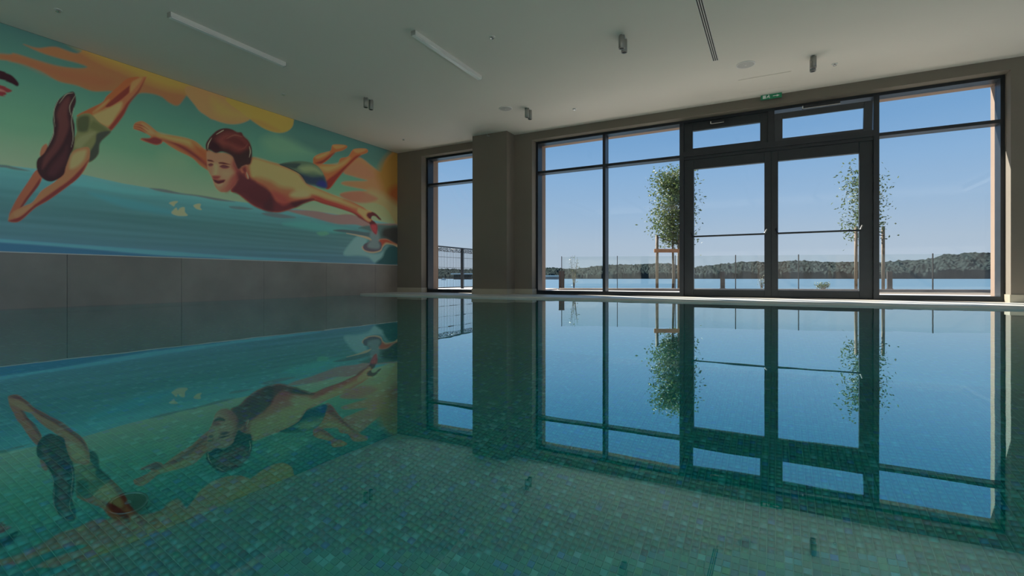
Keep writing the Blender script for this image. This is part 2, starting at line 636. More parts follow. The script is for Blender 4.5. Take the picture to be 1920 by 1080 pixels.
# ------------------------------------------------------------------ windows and doors
def fixed_window(name, x0, x1, label, mullions=(), trans=(2.445, 2.492), jl=.045, jr=.045, z0=Z0O + .012, z1=Z1O):
    root = tag(empty(name, ((x0 + x1) / 2, YF, z0)), label, kind='structure')
    fm = 'frame_metal'
    B(x0, x1, YF, YF2, z1 - .045, z1).build('head', fm, root)
    B(x0, x1, YF, YF2, z0, z0 + .07).build('sill', fm, root)
    xs = [x0]
    if jl:
        B(x0, x0 + jl, YF, YF2, z0 + .07, z1 - .045).build('jamb', fm, root)
    if jr:
        B(x1 - jr, x1, YF, YF2, z0 + .07, z1 - .045).build('jamb', fm, root)
    cells = [x0 + jl]
    for a in mullions:
        B(a, a + .052, YF, YF2, z0 + .07, z1 - .045).build('mullion', fm, root)
        cells += [a, a + .052]
    cells.append(x1 - jr)
    for i in range(0, len(cells), 2):
        a, bb = cells[i], cells[i + 1]
        B(a, bb, YF + .004, YF2, trans[0], trans[1]).build('transom', fm, root)
        for za, zb in ((z0 + .07, trans[0]), (trans[1], z1 - .045)):
            B(a, bb, YG, YG + .01, za, zb).build('pane', 'window_glass', root)
    return root


fixed_window('window_1', -7.0, -5.44, 'narrow tall window left of the pier with a mesh fence outside')
fixed_window('window_2', -4.244, -1.475, 'two-bay fixed window between the pier and the double door', mullions=(-2.86,), jr=0)
fixed_window('window_5', 1.35, 2.716, 'wide fixed window right of the double door', jl=0)
fixed_window('added_window_6', 3.75, 5.75, 'unseen window added at the far right end of the wall for more daylight', mullions=(4.72,))  # out of view, added to help light the room

# frame around the double door and the two vents
tf = tag(empty('trim_2', (-.06, YF, ZD)), 'dark metal frame around the double door and vents', kind='structure')
fm = 'frame_metal'
B(-1.475, -1.405, YF, YF2, ZD, Z1O).build('post', fm, tf)
B(1.28, 1.35, YF, YF2, ZD, Z1O).build('post', fm, tf)
B(-1.405, 1.28, YF, YF2, Z1O - .045, Z1O).build('head', fm, tf)
B(-1.405, 1.28, YF, YF2, 2.455, 2.545).build('transom', fm, tf)
B(-.105, -.014, YF, YF2, 2.545, Z1O - .045).build('divider', fm, tf)
B(-1.405, 1.28, YF + .03, YF2, 2.405, 2.455).build('door_head', fm, tf)
B(-1.405, 1.28, YF + .02, YF2, ZD, ZD + .012).build('threshold', fm, tf)


def leaf(name, x0, x1, g0, g1, label, hinge):
    root = tag(empty(name, ((x0 + x1) / 2, YF, ZD)), label, kind='structure')
    y0, y1 = YF + .045, YF + .125
    z0, z1, ga, gb = ZD + .014, 2.405, .155, 2.235
    B(x0, g0, y0, y1, z0, z1).build('stile', 'sash_metal', root, bevel=.004)
    B(g1, x1, y0, y1, z0, z1).build('stile', 'sash_metal', root, bevel=.004)
    B(g0, g1, y0, y1, z0, ga).build('rail', 'sash_metal', root, bevel=.004)
    B(g0, g1, y0, y1, gb, z1).build('rail', 'sash_metal', root, bevel=.004)
    B(g0 - .008, g1 + .008, y0 + .03, y0 + .045, ga - .008, gb + .008).build('pane', 'window_glass', root)
    # panic push bar: cranked tube across the leaf on two end brackets
    zb, yb = 1.062, y0 - .10
    bar = MB().tube([(g0 - .012, y0 - .02, zb), (g0 + .0, yb + .02, zb), (g0 + .02, yb, zb), (g1 - .01, yb, zb), (g1 + .005, yb + .01, zb + .004)], .0145, 10).build('push_bar', 'sash_metal', root, smooth=True)
    for sx_, gq in ((1, g1), (-1, g0)):
        arm = MB().tube([(gq, yb + .012, zb), (gq + sx_ * .014, y0 - .05, zb + .03), (gq + sx_ * .034, y0 - .02, zb + .075), (gq + sx_ * .036, y0 + .004, zb + .082)], .011, 8)
        o_ = arm.build('lever_arm', 'grey_metal' if sx_ > 0 else 'sash_metal', smooth=True)
        sub(o_, bar)
        o_ = B(gq + sx_ * .036 - .014, gq + sx_ * .036 + .014, y0 - .012, y0, zb + .03, zb + .13).build('bracket', 'sash_metal')
        sub(o_, bar)
    for hz in (.35, 1.25, 2.1):
        hx = x0 if hinge < 0 else x1
        MB().tube([(hx, y0 - .006, hz - .05), (hx, y0 - .006, hz + .05)], .008, 8).build('hinge', 'sash_metal', root)
    return root


leaf('door_1', -1.405, -.060, -1.247, -.159, 'left leaf of the dark glazed double door with push bar', -1)
leaf('door_2', -.060, 1.28, .038, 1.111, 'right leaf of the dark glazed double door with push bar', 1)


def vent(name, x0, x1, g0, g1, tilt, z1, label):
    z0, ga, gb = 2.545, 2.592, 2.895
    root = tag(empty(name, ((x0 + x1) / 2, YF + .05, z0)), label, kind='structure')
    M = Matrix.Translation((0, YF + .07, z0)) @ Matrix.Rotation(R(tilt), 4, 'X') @ Matrix.Translation((0, -(YF + .07), -z0))
    y0, y1 = YF + .03, YF + .10
    for nm, a in (('stile', (x0, g0, z0, z1)), ('stile', (g1, x1, z0, z1)), ('rail', (g0, g1, z0, ga)), ('rail', (g0, g1, gb, z1))):
        MB().obox(a[0], a[1], y0, y1, a[2], a[3], M).build(nm, 'sash_metal', root, bevel=.003)
    MB().obox(g0, g1, y0 + .03, y0 + .04, ga, gb, M).build('pane', 'window_glass', root)
    return root


vent('window_3', -1.405, -.105, -1.264, -.22, 0, 3.04, 'closed vent window above the left door leaf')
vent('window_4', -.014, 1.268, .10, 1.16, 9, 2.985, 'vent window above the right door leaf tilted open')

# vent motors: long box with an exposed chain
for i, (x, yy, z, label, L) in enumerate(((-.86, YF + .004, 2.985, 'small dark vent motor on the closed vent window', .10),
                                          (.62, YF - .075, 3.0, 'long vent motor with chrome edge on the tilted vent window', .24))):
    r_ = tag(empty('window_motor', (x, yy, z)), label, 'motor', 'vent motors above the doors')
    B(x - L, x + L, yy - .022, yy + .022, z - .02, z + .02).build('housing', 'sash_metal', r_, bevel=.004)
    B(x - L, x + L, yy - .024, yy - .018, z - .027, z - .02).build('edge_strip', 'chrome', r_)
    B(x - L - .012, x - L, yy - .02, yy + .02, z - .022, z + .02).build('end_cap', 'chrome', r_)
    B(x - .012, x + .012, yy + .022, yy + .05, z - .01, z + .005).build('chain', 'chrome', r_)

# unseen glazed bays, added right of the photographer to brighten the room
for nm, a, bb, side in (('added_window_7', -4.3, 1.8, 'x'), ('added_window_8', 2.1, 8.2, 'x')):
    lab = {'added_window_7': 'unseen full height glazed bay added in the right wall near the back', 'added_window_8': 'unseen full height glazed bay added in the right wall near the windows',
           }[nm]
    r_ = tag(empty(nm, (XR + .1, (a + bb) / 2, .06) if side == 'x' else ((a + bb) / 2, YB - .1, .06)), lab, kind='structure')

    def bay(u0, u1, d0, d1, z0, z1):
        return B(XR + d0, XR + d1, u0, u1, z0, z1) if side == 'x' else B(u0, u1, YB - d1, YB - d0, z0, z1)
    for za, zb in ((.06, .11), (3.07, 3.12)):
        bay(a, bb, .05, .2, za, zb).build('rail', fm, r_)
    for q in range(5):
        yy = a + (bb - a - .05) * q / 4
        bay(yy, yy + .05, .05, .2, .11, 3.07).build('mullion', fm, r_)
        if q < 4:
            bay(yy + .05, a + (bb - a - .05) * (q + 1) / 4, .12, .13, .11, 3.07).build('pane', 'window_glass', r_)

r_ = tag(empty('added_rooflight', ((RX0 + RX1) / 2, (RY0 + RY1) / 2, ZT + .2)), 'long unseen rooflight added behind the photographer for fill daylight', kind='structure')
for q in range(7):
    xx = RX0 + (RX1 - RX0 - .05) * q / 6
    B(xx, xx + .05, RY0, RY1, ZT + .15, ZT + .25).build('bar', fm, r_)
    if q < 6:
        B(xx + .05, RX0 + (RX1 - RX0 - .05) * (q + 1) / 6, RY0, RY1, ZT + .19, ZT + .2).build('pane', 'window_glass', r_)

# ------------------------------------------------------------------ mural
MDY = .0078
my = np.arange(0.0, YW + .001, MDY)
my[-1] = YW
mz = np.linspace(Z_MURAL, ZT - .004, int((ZT - Z_MURAL) / MDY))
GY, GZ = np.meshgrid(my, mz)
PX, PY = to_px(XL, GY, GZ)
H_, W_ = GY.shape


def srgb(c):
    c = np.asarray(c, float) / 255
    return np.where(c <= .04045, c / 12.92, ((c + .055) / 1.055) ** 2.4)


def interp(x, xs, ys):
    return np.interp(x, xs, ys)


IMG = np.zeros((H_, W_, 3))
yc = 42 + .3315 * PX
yh = interp(PX, [-900, -300, 0, 150, 230, 400, 620, 745], [190, 265, 309, 326, 344, 372, 400, 421])
ts = np.clip((PY - yc) / (yh - yc), 0, 1)
st = [0, .35, .7, 1.0]
cols = [srgb((48, 82, 78)), srgb((60, 104, 88)), srgb((76, 120, 92)), srgb((106, 140, 102))]
for ch in range(3):
    IMG[..., ch] = np.interp(ts, st, [c[ch] for c in cols])
# sea
yb_ = interp(PX, [-900, 0, 340, 745], [420, 471, 484, 494])
tsea = np.clip((PY - yh) / (yb_ - yh), 0, 1)
ss = np.clip((PY - yh) * .8 + .5, 0, 1)[..., None]
seac = [srgb((74, 134, 126)), srgb((66, 116, 114)), srgb((60, 98, 96)), srgb((64, 100, 102)), srgb((64, 98, 108))]
SEA = np.stack([np.interp(tsea, [0, .15, .45, .75, 1], [c[ch] for c in seac]) for ch in range(3)], -1)
rng = np.random.RandomState(3)
streak = np.zeros((H_, W_))
for _ in range(60):
    f1, f2, ph = rng.uniform(2, 10), rng.uniform(-.25, .25), rng.uniform(0, 6.3)
    streak += np.sin(GZ * f1 * 9 + GY * f2 * 6 + ph + np.sin(GY * rng.uniform(.5, 2) + ph)) / 60 ** .5
SEA *= (1 + .055 * streak)[..., None]
IMG = IMG * (1 - ss) + SEA * ss


def catmull(P, n=6):
    P = np.asarray(P, float)
    out = []
    N = len(P)
    for i in range(N):
        p0, p1, p2, p3 = P[i - 1], P[i], P[(i + 1) % N], P[(i + 2) % N]
        for q in range(n):
            t_ = q / n
            out.append(.5 * ((2 * p1) + (-p0 + p2) * t_ + (2 * p0 - 5 * p1 + 4 * p2 - p3) * t_ ** 2 + (-p0 + 3 * p1 - 3 * p2 + p3) * t_ ** 3))
    return np.array(out)


Z1 = lambda P: [(u / 2.2975, 30 + v / 2.2975) for u, v in P]
Z2 = lambda P: [(230 + u / 3.6, 200 + v / 3.6) for u, v in P]
Z3 = lambda P: [(360 + u / 5.4, 220 + v / 5.4) for u, v in P]
Z7 = lambda P: [(u / 9, 100 + v / 9) for u, v in P]
Z8 = lambda P: [(600 + u / 7.7125, 360 + v / 7.7125) for u, v in P]
ALB = {}


def paint(pts, col, soft=1.2, smooth=True, alpha=1.0):
    """flat printed shape, outline in photograph pixels, soft edge in pixels"""
    global IMG
    P = catmull(pts) if smooth else np.asarray(pts, float)
    r8, g8, b8 = col
    if r8 > g8 + 15:                       # warm inks print a little deeper
        col = (r8 * .82, g8 * (.80 + .14 * min(max((g8 - 60) / 60, 0), 1)), b8 * .90)
    x0, y0 = P.min(0) - soft * 2 - 1
    x1, y1 = P.max(0) + soft * 2 + 1
    box = (PX > x0) & (PX < x1) & (PY > y0) & (PY < y1)
    rows = np.where(box.any(1))[0]
    cols_ = np.where(box.any(0))[0]
    if len(rows) == 0 or len(cols_) == 0:
        return
    sl = (slice(rows[0], rows[-1] + 1), slice(cols_[0], cols_[-1] + 1))
    X, Y = PX[sl], PY[sl]
    ins = np.zeros(X.shape, bool)
    dmin = np.full(X.shape, 1e9)
    A, Bq = P, np.roll(P, -1, 0)
    for (ax, ay), (bx, by) in zip(A, Bq):
        ex, ey = bx - ax, by - ay
        l2 = ex * ex + ey * ey
        if l2 < 1e-9:
            continue
        tt_ = np.clip(((X - ax) * ex + (Y - ay) * ey) / l2, 0, 1)
        d2 = (X - ax - tt_ * ex) ** 2 + (Y - ay - tt_ * ey) ** 2
        np.minimum(dmin, d2, out=dmin)
        if ay != by:
            c1 = (ay > Y) != (by > Y)
            ins ^= c1 & (X < (bx - ax) * (Y - ay) / (by - ay) + ax)
    sd = np.sqrt(dmin) * np.where(ins, 1, -1)
    a = (np.clip(sd / soft * .5 + .5, 0, 1) ** 1.0 * alpha)[..., None]
    IMG[sl] = IMG[sl] * (1 - a) + srgb(col) * a


def stroke(pts, col, wd, soft=.8, alpha=1.0):
    P = np.asarray(pts, float)
    d = np.gradient(P, axis=0)
    nn = np.stack([-d[:, 1], d[:, 0]], 1)
    nn /= np.linalg.norm(nn, axis=1, keepdims=True) + 1e-9
    ws = np.linspace(0, math.pi, len(P))
    ww = (wd * .5 * (.35 + .65 * np.sin(ws)))[:, None]
    paint(np.vstack([P + nn * ww, (P - nn * ww)[::-1]]), col, soft, True, alpha)


# --- sky and clouds
paint(Z1([(690, 600), (740, 585), (800, 600), (820, 640), (780, 670), (710, 660)]), (96, 132, 96), 14, alpha=.5)
paint(Z2([(940, 230), (1020, 190), (1100, 200), (1200, 260), (1290, 320), (1150, 330), (1000, 310)]), (84, 122, 92), 10, alpha=.55)
paint(Z2([(1060, 180), (1200, 200), (1500, 290), (1780, 330), (1760, 400), (1560, 330), (1300, 300), (1180, 240)]), (52, 84, 78), 8, alpha=.6)
paint(Z1([(0, 420), (120, 440), (200, 470), (120, 500), (0, 480)]), (78, 124, 94), 14, alpha=.5)
paint([(-420, 40), (-200, 80), (0, 101), (26, 100), (65, 112), (104, 123), (143, 128), (163, 126), (148, 119), (113, 110), (78, 99), (44, 83),
       (70, 90), (104, 88), (143, 100), (170, 92), (240, 118), (330, 140), (400, 172), (400, 223), (378, 204), (361, 190), (354, 174), (335, 197), (318, 193),
       (300, 180), (270, 174), (244, 178), (209, 171), (174, 171), (143, 160), (109, 152), (78, 134), (44, 121), (17, 115), (0, 112), (-200, 95)],
      (138, 92, 58), 2.0)
paint([(120, 70), (240, 112), (340, 140), (405, 165), (405, 196), (370, 182), (345, 172), (310, 165), (270, 150), (230, 132), (180, 110)], (158, 116, 58), 9, alpha=.85)
paint([(0, 103), (60, 114), (110, 128), (160, 138), (210, 150), (190, 164), (140, 154), (90, 140), (40, 118)], (140, 84, 56), 7, alpha=.6)
paint(Z2([(440, -140), (495, 0), (560, 58), (640, 97), (720, 117), (790, 114), (840, 96), (858, 82), (880, 40), (920, -80)]), (158, 108, 70), 1.6)
paint(Z2([(700, -60), (800, 40), (858, 82), (900, 112), (960, 150), (1030, 173), (1085, 174), (1130, 152), (1152, 110), (1140, 40), (1000, -60)]), (160, 116, 58), 1.4)
paint(Z2([(600, -60), (740, 20), (840, 40), (850, 70), (760, 80), (640, 50)]), (162, 118, 66), 8, alpha=.7)
paint(Z2([(870, 85), (940, 130), (1020, 160), (1060, 165), (1020, 140), (940, 100)]), (150, 100, 60), 4, alpha=.6)
# right-hand cloud and amber corner
paint(Z2([(1490, 440), (1560, 352), (1610, 348), (1680, 400), (1745, 440), (1770, 370), (1810, 320), (1880, 300), (1880, 800), (1780, 690), (1700, 650), (1560, 640),
          (1470, 600), (1500, 578), (1650, 566), (1490, 528), (1500, 505), (1650, 500), (1560, 470)]), (156, 104, 70), 2.0)
paint(Z2([(1500, 430), (1570, 375), (1640, 400), (1700, 470), (1640, 480), (1560, 460)]), (158, 98, 74), 5, alpha=.7)
paint(Z2([(1720, 440), (1790, 330), (1880, 290), (1880, 660), (1780, 600), (1740, 520)]), (128, 96, 40), 8, alpha=.9)
paint(Z2([(1800, 560), (1880, 540), (1880, 680), (1800, 660)]), (128, 66, 34), 7, alpha=.8)
paint(Z2([(1680, 560), (1880, 680), (1880, 800), (1760, 760), (1640, 720), (1500, 680), (1600, 640)]), (112, 118, 80), 7, alpha=.7)
paint(Z2([(1470, 595), (1600, 570), (1720, 620), (1640, 650), (1540, 640)]), (150, 92, 72), 3, alpha=.8)
# --- shore and sea marks
paint(Z2([(1110, 700), (1290, 703), (1430, 728), (1550, 728), (1700, 785), (1880, 800), (1880, 930), (1740, 880), (1600, 802), (1450, 792), (1280, 748)]), (106, 92, 86), 1.6)
paint(Z2([(180, 550), (280, 556), (390, 582), (480, 592), (600, 610), (760, 642), (640, 634), (500, 606), (380, 592), (260, 575)]), (78, 92, 88), 1.6)
paint(Z2([(720, 672), (800, 675), (880, 690), (820, 696), (740, 688)]), (72, 96, 96), 1.4)
paint(Z2([(940, 718), (1040, 720), (1170, 748), (1080, 752), (980, 738)]), (74, 92, 92), 1.4)
paint(Z2([(1080, 790), (1250, 770), (1400, 800), (1560, 840), (1380, 850), (1200, 820)]), (62, 128, 116), 4, alpha=.7)
paint(Z2([(1310, 850), (1370, 843), (1390, 860), (1340, 872)]), (70, 124, 98), 2, alpha=.8)
paint(Z1([(-200, 640), (0, 640), (60, 650), (130, 668), (60, 662), (0, 652), (-200, 650)]), (72, 92, 86), 1.5)
paint(Z1([(200, 700), (340, 695), (520, 735), (700, 770), (560, 765), (400, 740), (260, 720)]), (72, 144, 136), 3, alpha=.7)
paint(Z1([(380, 760), (600, 800), (800, 860), (560, 830)]), (58, 118, 122), 4, alpha=.6)
paint([(-300, 425), (0, 448), (150, 459), (300, 470), (450, 481), (600, 489), (450, 486), (300, 479), (150, 466), (0, 455), (-300, 436)], (70, 122, 132), 1.8)
paint([(-300, 437), (0, 455), (150, 466), (300, 479), (430, 486), (430, 500), (200, 490), (0, 480), (-300, 462)], (46, 84, 104), 2.0, alpha=.9)
# birds
for P in ([(330, 718), (345, 695), (362, 683), (372, 700), (388, 684), (416, 680), (420, 712), (436, 735), (370, 736)],
          [(314, 650), (340, 640), (372, 640), (352, 660), (345, 672), (328, 662)], [(478, 668), (505, 656), (526, 658), (522, 680), (532, 696), (500, 690)]):
    paint(Z2(P), (138, 142, 98), 1.0)
# swimmer silhouette low in the corner
paint(Z8([(340, 900), (470, 700), (560, 640), (680, 690), (620, 800), (680, 875), (800, 895), (900, 870), (960, 790), (1000, 800), (940, 920), (850, 990), (780, 1015), (700, 940), (550, 915)]), (86, 128, 122), 2.5)
paint(Z8([(940, 840), (1010, 780), (1140, 800), (1140, 1040), (820, 1040), (900, 940)]), (34, 66, 68), 3)
paint(Z8([(560, 520), (650, 490), (760, 480), (840, 470), (1000, 480), (1140, 505), (1140, 780), (1060, 740), (960, 690), (860, 690), (780, 650), (760, 600), (700, 560), (600, 530)]), (58, 82, 78), 2)
paint(Z8([(900, 560), (960, 520), (1140, 515), (1140, 775), (1060, 735), (980, 680), (900, 640)]), (42, 46, 44), 4)
paint(Z8([(190, 552), (300, 540), (480, 556), (640, 580), (730, 590), (720, 650), (560, 618), (400, 592), (250, 572)]), (58, 78, 78), 1.4)
paint(Z8([(380, 596), (560, 622), (690, 650), (745, 690), (700, 730), (640, 770), (605, 800), (640, 850), (720, 878), (800, 878), (880, 850), (905, 800), (960, 755), (1050, 765), (1130, 800),
          (1130, 768), (1060, 735), (960, 682), (850, 690), (850, 720), (740, 700), (660, 670), (540, 635)]), (178, 132, 106), 1.0)
paint(Z8([(850, 690), (960, 682), (1060, 732), (1120, 765), (1030, 745), (950, 735), (890, 790), (860, 760)]), (150, 72, 50), 2)
paint(Z8([(620, 800), (640, 755), (690, 730), (745, 705), (870, 720), (893, 790), (870, 838), (800, 862), (720, 862), (650, 842)]), (62, 64, 70), 1.2)
paint(Z8([(730, 590), (760, 560), (830, 560), (860, 660), (850, 720), (870, 780), (840, 820), (740, 815), (690, 790), (700, 740), (745, 690), (720, 640)]), (80, 100, 98), 2.5)

# --- diving woman
SK_H, SK_M, SK_D = (182, 120, 80), (160, 92, 60), (104, 52, 44)
paint(Z1([(330, 432), (380, 402), (440, 372), (460, 345), (500, 312), (545, 272), (590, 262), (600, 270), (580, 290), (540, 335), (500, 380), (470, 400), (400, 440)]), (156, 84, 48), 1.1)
paint(Z1([(372, 425), (400, 432), (455, 395), (520, 355), (555, 300), (598, 268), (630, 262), (622, 278), (592, 322), (556, 368), (532, 422), (502, 466), (472, 496), (430, 490)]), SK_M, 1.1)
paint(Z1([(395, 432), (455, 402), (520, 370), (522, 395), (500, 430), (475, 470), (445, 470)]), SK_H, 3)
paint(Z1([(455, 388), (495, 350), (550, 305), (590, 275), (565, 320), (520, 362), (475, 390)]), (112, 54, 40), 1.5)
paint(Z1([(545, 375), (592, 322), (625, 268), (600, 325), (560, 375), (534, 425), (502, 468), (474, 497), (462, 490), (500, 440), (530, 400)]), (118, 58, 42), 2)
paint(Z1([(400, 415), (440, 380), (470, 360), (450, 385), (420, 408)]), (180, 112, 72), 2.5)
paint(Z1([(565, 290), (590, 272), (612, 268), (585, 305), (560, 330)]), (178, 108, 68), 2)
paint(Z1([(332, 436), (385, 420), (430, 460), (477, 497), (432, 542), (424, 592), (402, 620), (376, 630), (382, 572), (344, 572), (308, 592), (314, 540), (330, 500)]), (86, 92, 60), 1.1)
paint(Z1([(335, 440), (380, 430), (385, 470), (372, 498), (335, 494)]), (56, 64, 44), 3)
paint(Z1([(400, 452), (430, 465), (470, 495), (435, 500), (400, 490), (385, 480)]), (72, 80, 50), 3)
paint(Z1([(420, 505), (477, 497), (432, 545), (424, 592), (402, 620), (380, 625), (385, 590), (410, 545)]), (50, 56, 48), 2)
paint(Z1([(318, 560), (345, 520), (410, 500), (370, 545), (345, 570)]), (100, 108, 74), 3, alpha=.7)
paint(Z1([(158, 662), (180, 690), (172, 720), (130, 775), (95, 822), (72, 850), (45, 872), (38, 860), (55, 820), (80, 775), (120, 715)]), (150, 84, 58), 1.1)
paint(Z1([(172, 700), (168, 728), (128, 780), (95, 825), (75, 848), (100, 800), (140, 745)]), (108, 56, 46), 1.5)
paint(Z1([(180, 565), (202, 552), (206, 600), (186, 612), (172, 600)]), (158, 92, 66), 1.2)
paint(Z1([(275, 660), (308, 590), (344, 570), (384, 570), (380, 632), (342, 692), (280, 742), (210, 792), (150, 827), (100, 872), (70, 888), (36, 882), (50, 848), (100, 820), (140, 802), (180, 752), (240, 710)]), (166, 98, 66), 1.1)
paint(Z1([(382, 620), (342, 692), (280, 742), (210, 792), (150, 827), (100, 872), (70, 888), (36, 882), (90, 862), (150, 812), (230, 755), (300, 705), (355, 650)]), (114, 56, 46), 1.8)
paint(Z1([(310, 600), (345, 580), (372, 580), (360, 620), (330, 650), (300, 655)]), (184, 124, 86), 3.5)
paint(Z1([(60, 850), (100, 828), (140, 815), (100, 850), (70, 868)]), (176, 104, 72), 2)
paint(Z1([(320, 330), (327, 370), (312, 420), (322, 480), (318, 560), (302, 600), (284, 650), (272, 686), (225, 713), (186, 702), (160, 664), (160, 620), (190, 590), (210, 550), (230, 500), (228, 440), (240, 380), (270, 345), (300, 328)]), (54, 38, 36), 1.2)
paint(Z1([(245, 420), (275, 362), (300, 352), (290, 420), (296, 480), (262, 560), (215, 620), (182, 660), (190, 612), (235, 545), (252, 470)]), (84, 54, 46), 3)
paint(Z1([(225, 640), (270, 590), (290, 560), (285, 620), (262, 660), (232, 690), (205, 680)]), (70, 46, 42), 4)
for P in ([(322, 345), (300, 390), (306, 430)], [(318, 400), (308, 450), (315, 520), (308, 560)], [(208, 560), (228, 515), (232, 470)], [(258, 372), (285, 338), (312, 332)], [(236, 470), (232, 410), (252, 360)]):
    stroke(Z1(P), (120, 124, 104), 1.4, .7, .8)

# --- flying man: far arm
paint(Z2([(72, 145), (82, 112), (130, 98), (178, 124), (226, 164), (266, 188), (330, 194), (430, 214), (492, 236), (548, 286), (600, 310), (600, 430), (530, 402), (470, 347), (380, 302), (320, 267), (274, 236),
          (262, 248), (228, 258), (185, 246), (124, 226), (128, 214), (176, 214), (188, 200), (140, 172), (84, 154)]), (164, 94, 58), 1.1)
paint(Z2([(262, 220), (330, 250), (400, 288), (480, 340), (590, 420), (590, 380), (500, 320), (420, 268), (330, 230), (280, 208)]), (112, 56, 46), 3)
paint(Z2([(230, 178), (330, 200), (440, 222), (520, 268), (500, 278), (400, 246), (300, 222), (240, 200)]), (182, 118, 74), 4)
paint(Z2([(130, 112), (180, 140), (220, 180), (190, 190), (150, 160)]), (178, 112, 76), 3)
paint(Z2([(128, 216), (180, 214), (215, 205), (262, 222), (258, 246), (226, 256), (180, 244)]), (110, 54, 46), 2)
for P in ([(80, 134), (120, 142), (160, 168)], [(86, 120), (130, 128), (172, 154)], [(84, 148), (120, 160), (150, 178)]):
    stroke(Z2(P), (120, 58, 46), 1.6, .8)
paint(Z2([(470, 240), (545, 290), (575, 320), (570, 380), (520, 330), (490, 290)]), (158, 82, 48), 5)
# legs
paint(Z2([(1215, 372), (1280, 388), (1288, 345), (1330, 318), (1400, 300), (1420, 258), (1500, 260), (1514, 274), (1482, 296), (1432, 310), (1392, 352), (1342, 388), (1300, 400)]), (164, 88, 50), 1.0)
paint(Z2([(1300, 380), (1342, 384), (1392, 350), (1430, 312), (1400, 325), (1350, 360)]), (116, 54, 40), 2)
paint(Z2([(1300, 340), (1350, 318), (1395, 306), (1370, 330), (1320, 350)]), (184, 116, 72), 2.5)
paint(Z2([(1306, 396), (1400, 390), (1450, 390), (1470, 350), (1522, 336), (1560, 288), (1640, 284), (1652, 308), (1602, 330), (1562, 362), (1502, 422), (1452, 482), (1396, 552), (1366, 545), (1362, 480)]), (166, 90, 52), 1.0)
paint(Z2([(1396, 552), (1452, 482), (1502, 422), (1562, 362), (1604, 328), (1570, 335), (1510, 390), (1440, 450), (1376, 500), (1368, 545)]), (118, 52, 38), 2.2)
paint(Z2([(1325, 402), (1400, 396), (1470, 380), (1530, 345), (1500, 385), (1430, 425), (1370, 440)]), (182, 118, 74), 4)
paint(Z2([(1560, 290), (1640, 286), (1630, 300), (1580, 312)]), (180, 108, 66), 1.5)
paint(Z2([(1420, 260), (1500, 262), (1490, 275), (1440, 285)]), (182, 110, 66), 1.5)
# torso and near arm
paint(Z2([(790, 400), (865, 345), (920, 354), (1000, 375), (1060, 390), (1150, 430), (1220, 478), (1250, 518), (1300, 545), (1400, 588), (1480, 618), (1550, 643), (1620, 678), (1660, 706), (1690, 716),
          (1668, 742), (1690, 775), (1672, 790), (1640, 772), (1600, 752), (1550, 717), (1450, 682), (1350, 652), (1290, 636), (1220, 652), (1160, 682), (1090, 706), (1030, 713), (950, 697), (880, 667), (820, 622), (770, 582), (730, 560)]), (158, 84, 58), 1.1)
paint(Z2([(735, 562), (800, 500), (870, 500), (960, 545), (1010, 590), (1050, 640), (1150, 640), (1220, 625), (1290, 622), (1225, 652), (1160, 682), (1090, 706), (1030, 713), (950, 697), (880, 667), (820, 622), (770, 582)]), (92, 48, 45), 3)
paint(Z2([(950, 600), (1000, 590), (1020, 660), (1010, 705), (950, 690)]), (72, 44, 42), 4)
paint(Z2([(1140, 650), (1200, 635), (1290, 625), (1220, 652), (1165, 680)]), (70, 42, 40), 3)
paint(Z2([(868, 350), (1000, 378), (1150, 432), (1232, 490), (1256, 530), (1380, 588), (1480, 625), (1420, 630), (1330, 605), (1240, 590), (1150, 570), (1060, 560), (990, 520), (900, 490), (862, 460)]), (182, 124, 82), 4)
paint(Z2([(900, 480), (990, 500), (1060, 540), (1150, 560), (1120, 590), (1060, 590), (1000, 560), (940, 520)]), (168, 92, 62), 6)
paint(Z2([(1150, 575), (1220, 560), (1260, 580), (1250, 610), (1170, 615), (1130, 600)]), (190, 128, 90), 4)
paint(Z2([(1010, 570), (1090, 600), (1120, 640), (1080, 660), (1030, 620)]), (150, 70, 56), 5)
paint(Z2([(1290, 628), (1350, 640), (1450, 670), (1550, 705), (1640, 765), (1672, 790), (1600, 752), (1550, 717), (1450, 682), (1350, 652)]), (88, 44, 42), 2)
paint(Z2([(1280, 600), (1380, 625), (1500, 665), (1600, 735), (1560, 712), (1450, 676), (1340, 645)]), (150, 66, 50), 3)
paint(Z2([(1290, 560), (1400, 600), (1500, 635), (1600, 685), (1560, 680), (1450, 645), (1350, 610)]), (186, 122, 80), 4)
paint(Z2([(780, 430), (850, 480), (870, 505), (960, 545), (990, 600), (940, 660), (880, 640), (820, 590), (745, 562)]), (80, 44, 42), 5)
# near hand
paint(Z8([(660, 320), (700, 286), (760, 290), (815, 320), (885, 398), (850, 398), (800, 352), (752, 352), (742, 400), (792, 432), (826, 500), (818, 590), (800, 608), (760, 560), (722, 470), (690, 400)]), (78, 42, 40), 1.2)
paint(Z8([(560, 230), (640, 250), (740, 285), (690, 300), (672, 340), (705, 385), (738, 400), (718, 428), (660, 400), (600, 340), (540, 280)]), (184, 120, 80), 2)
paint(Z8([(735, 480), (800, 470), (824, 500), (818, 600), (790, 595), (745, 540)]), (150, 66, 62), 2.5)
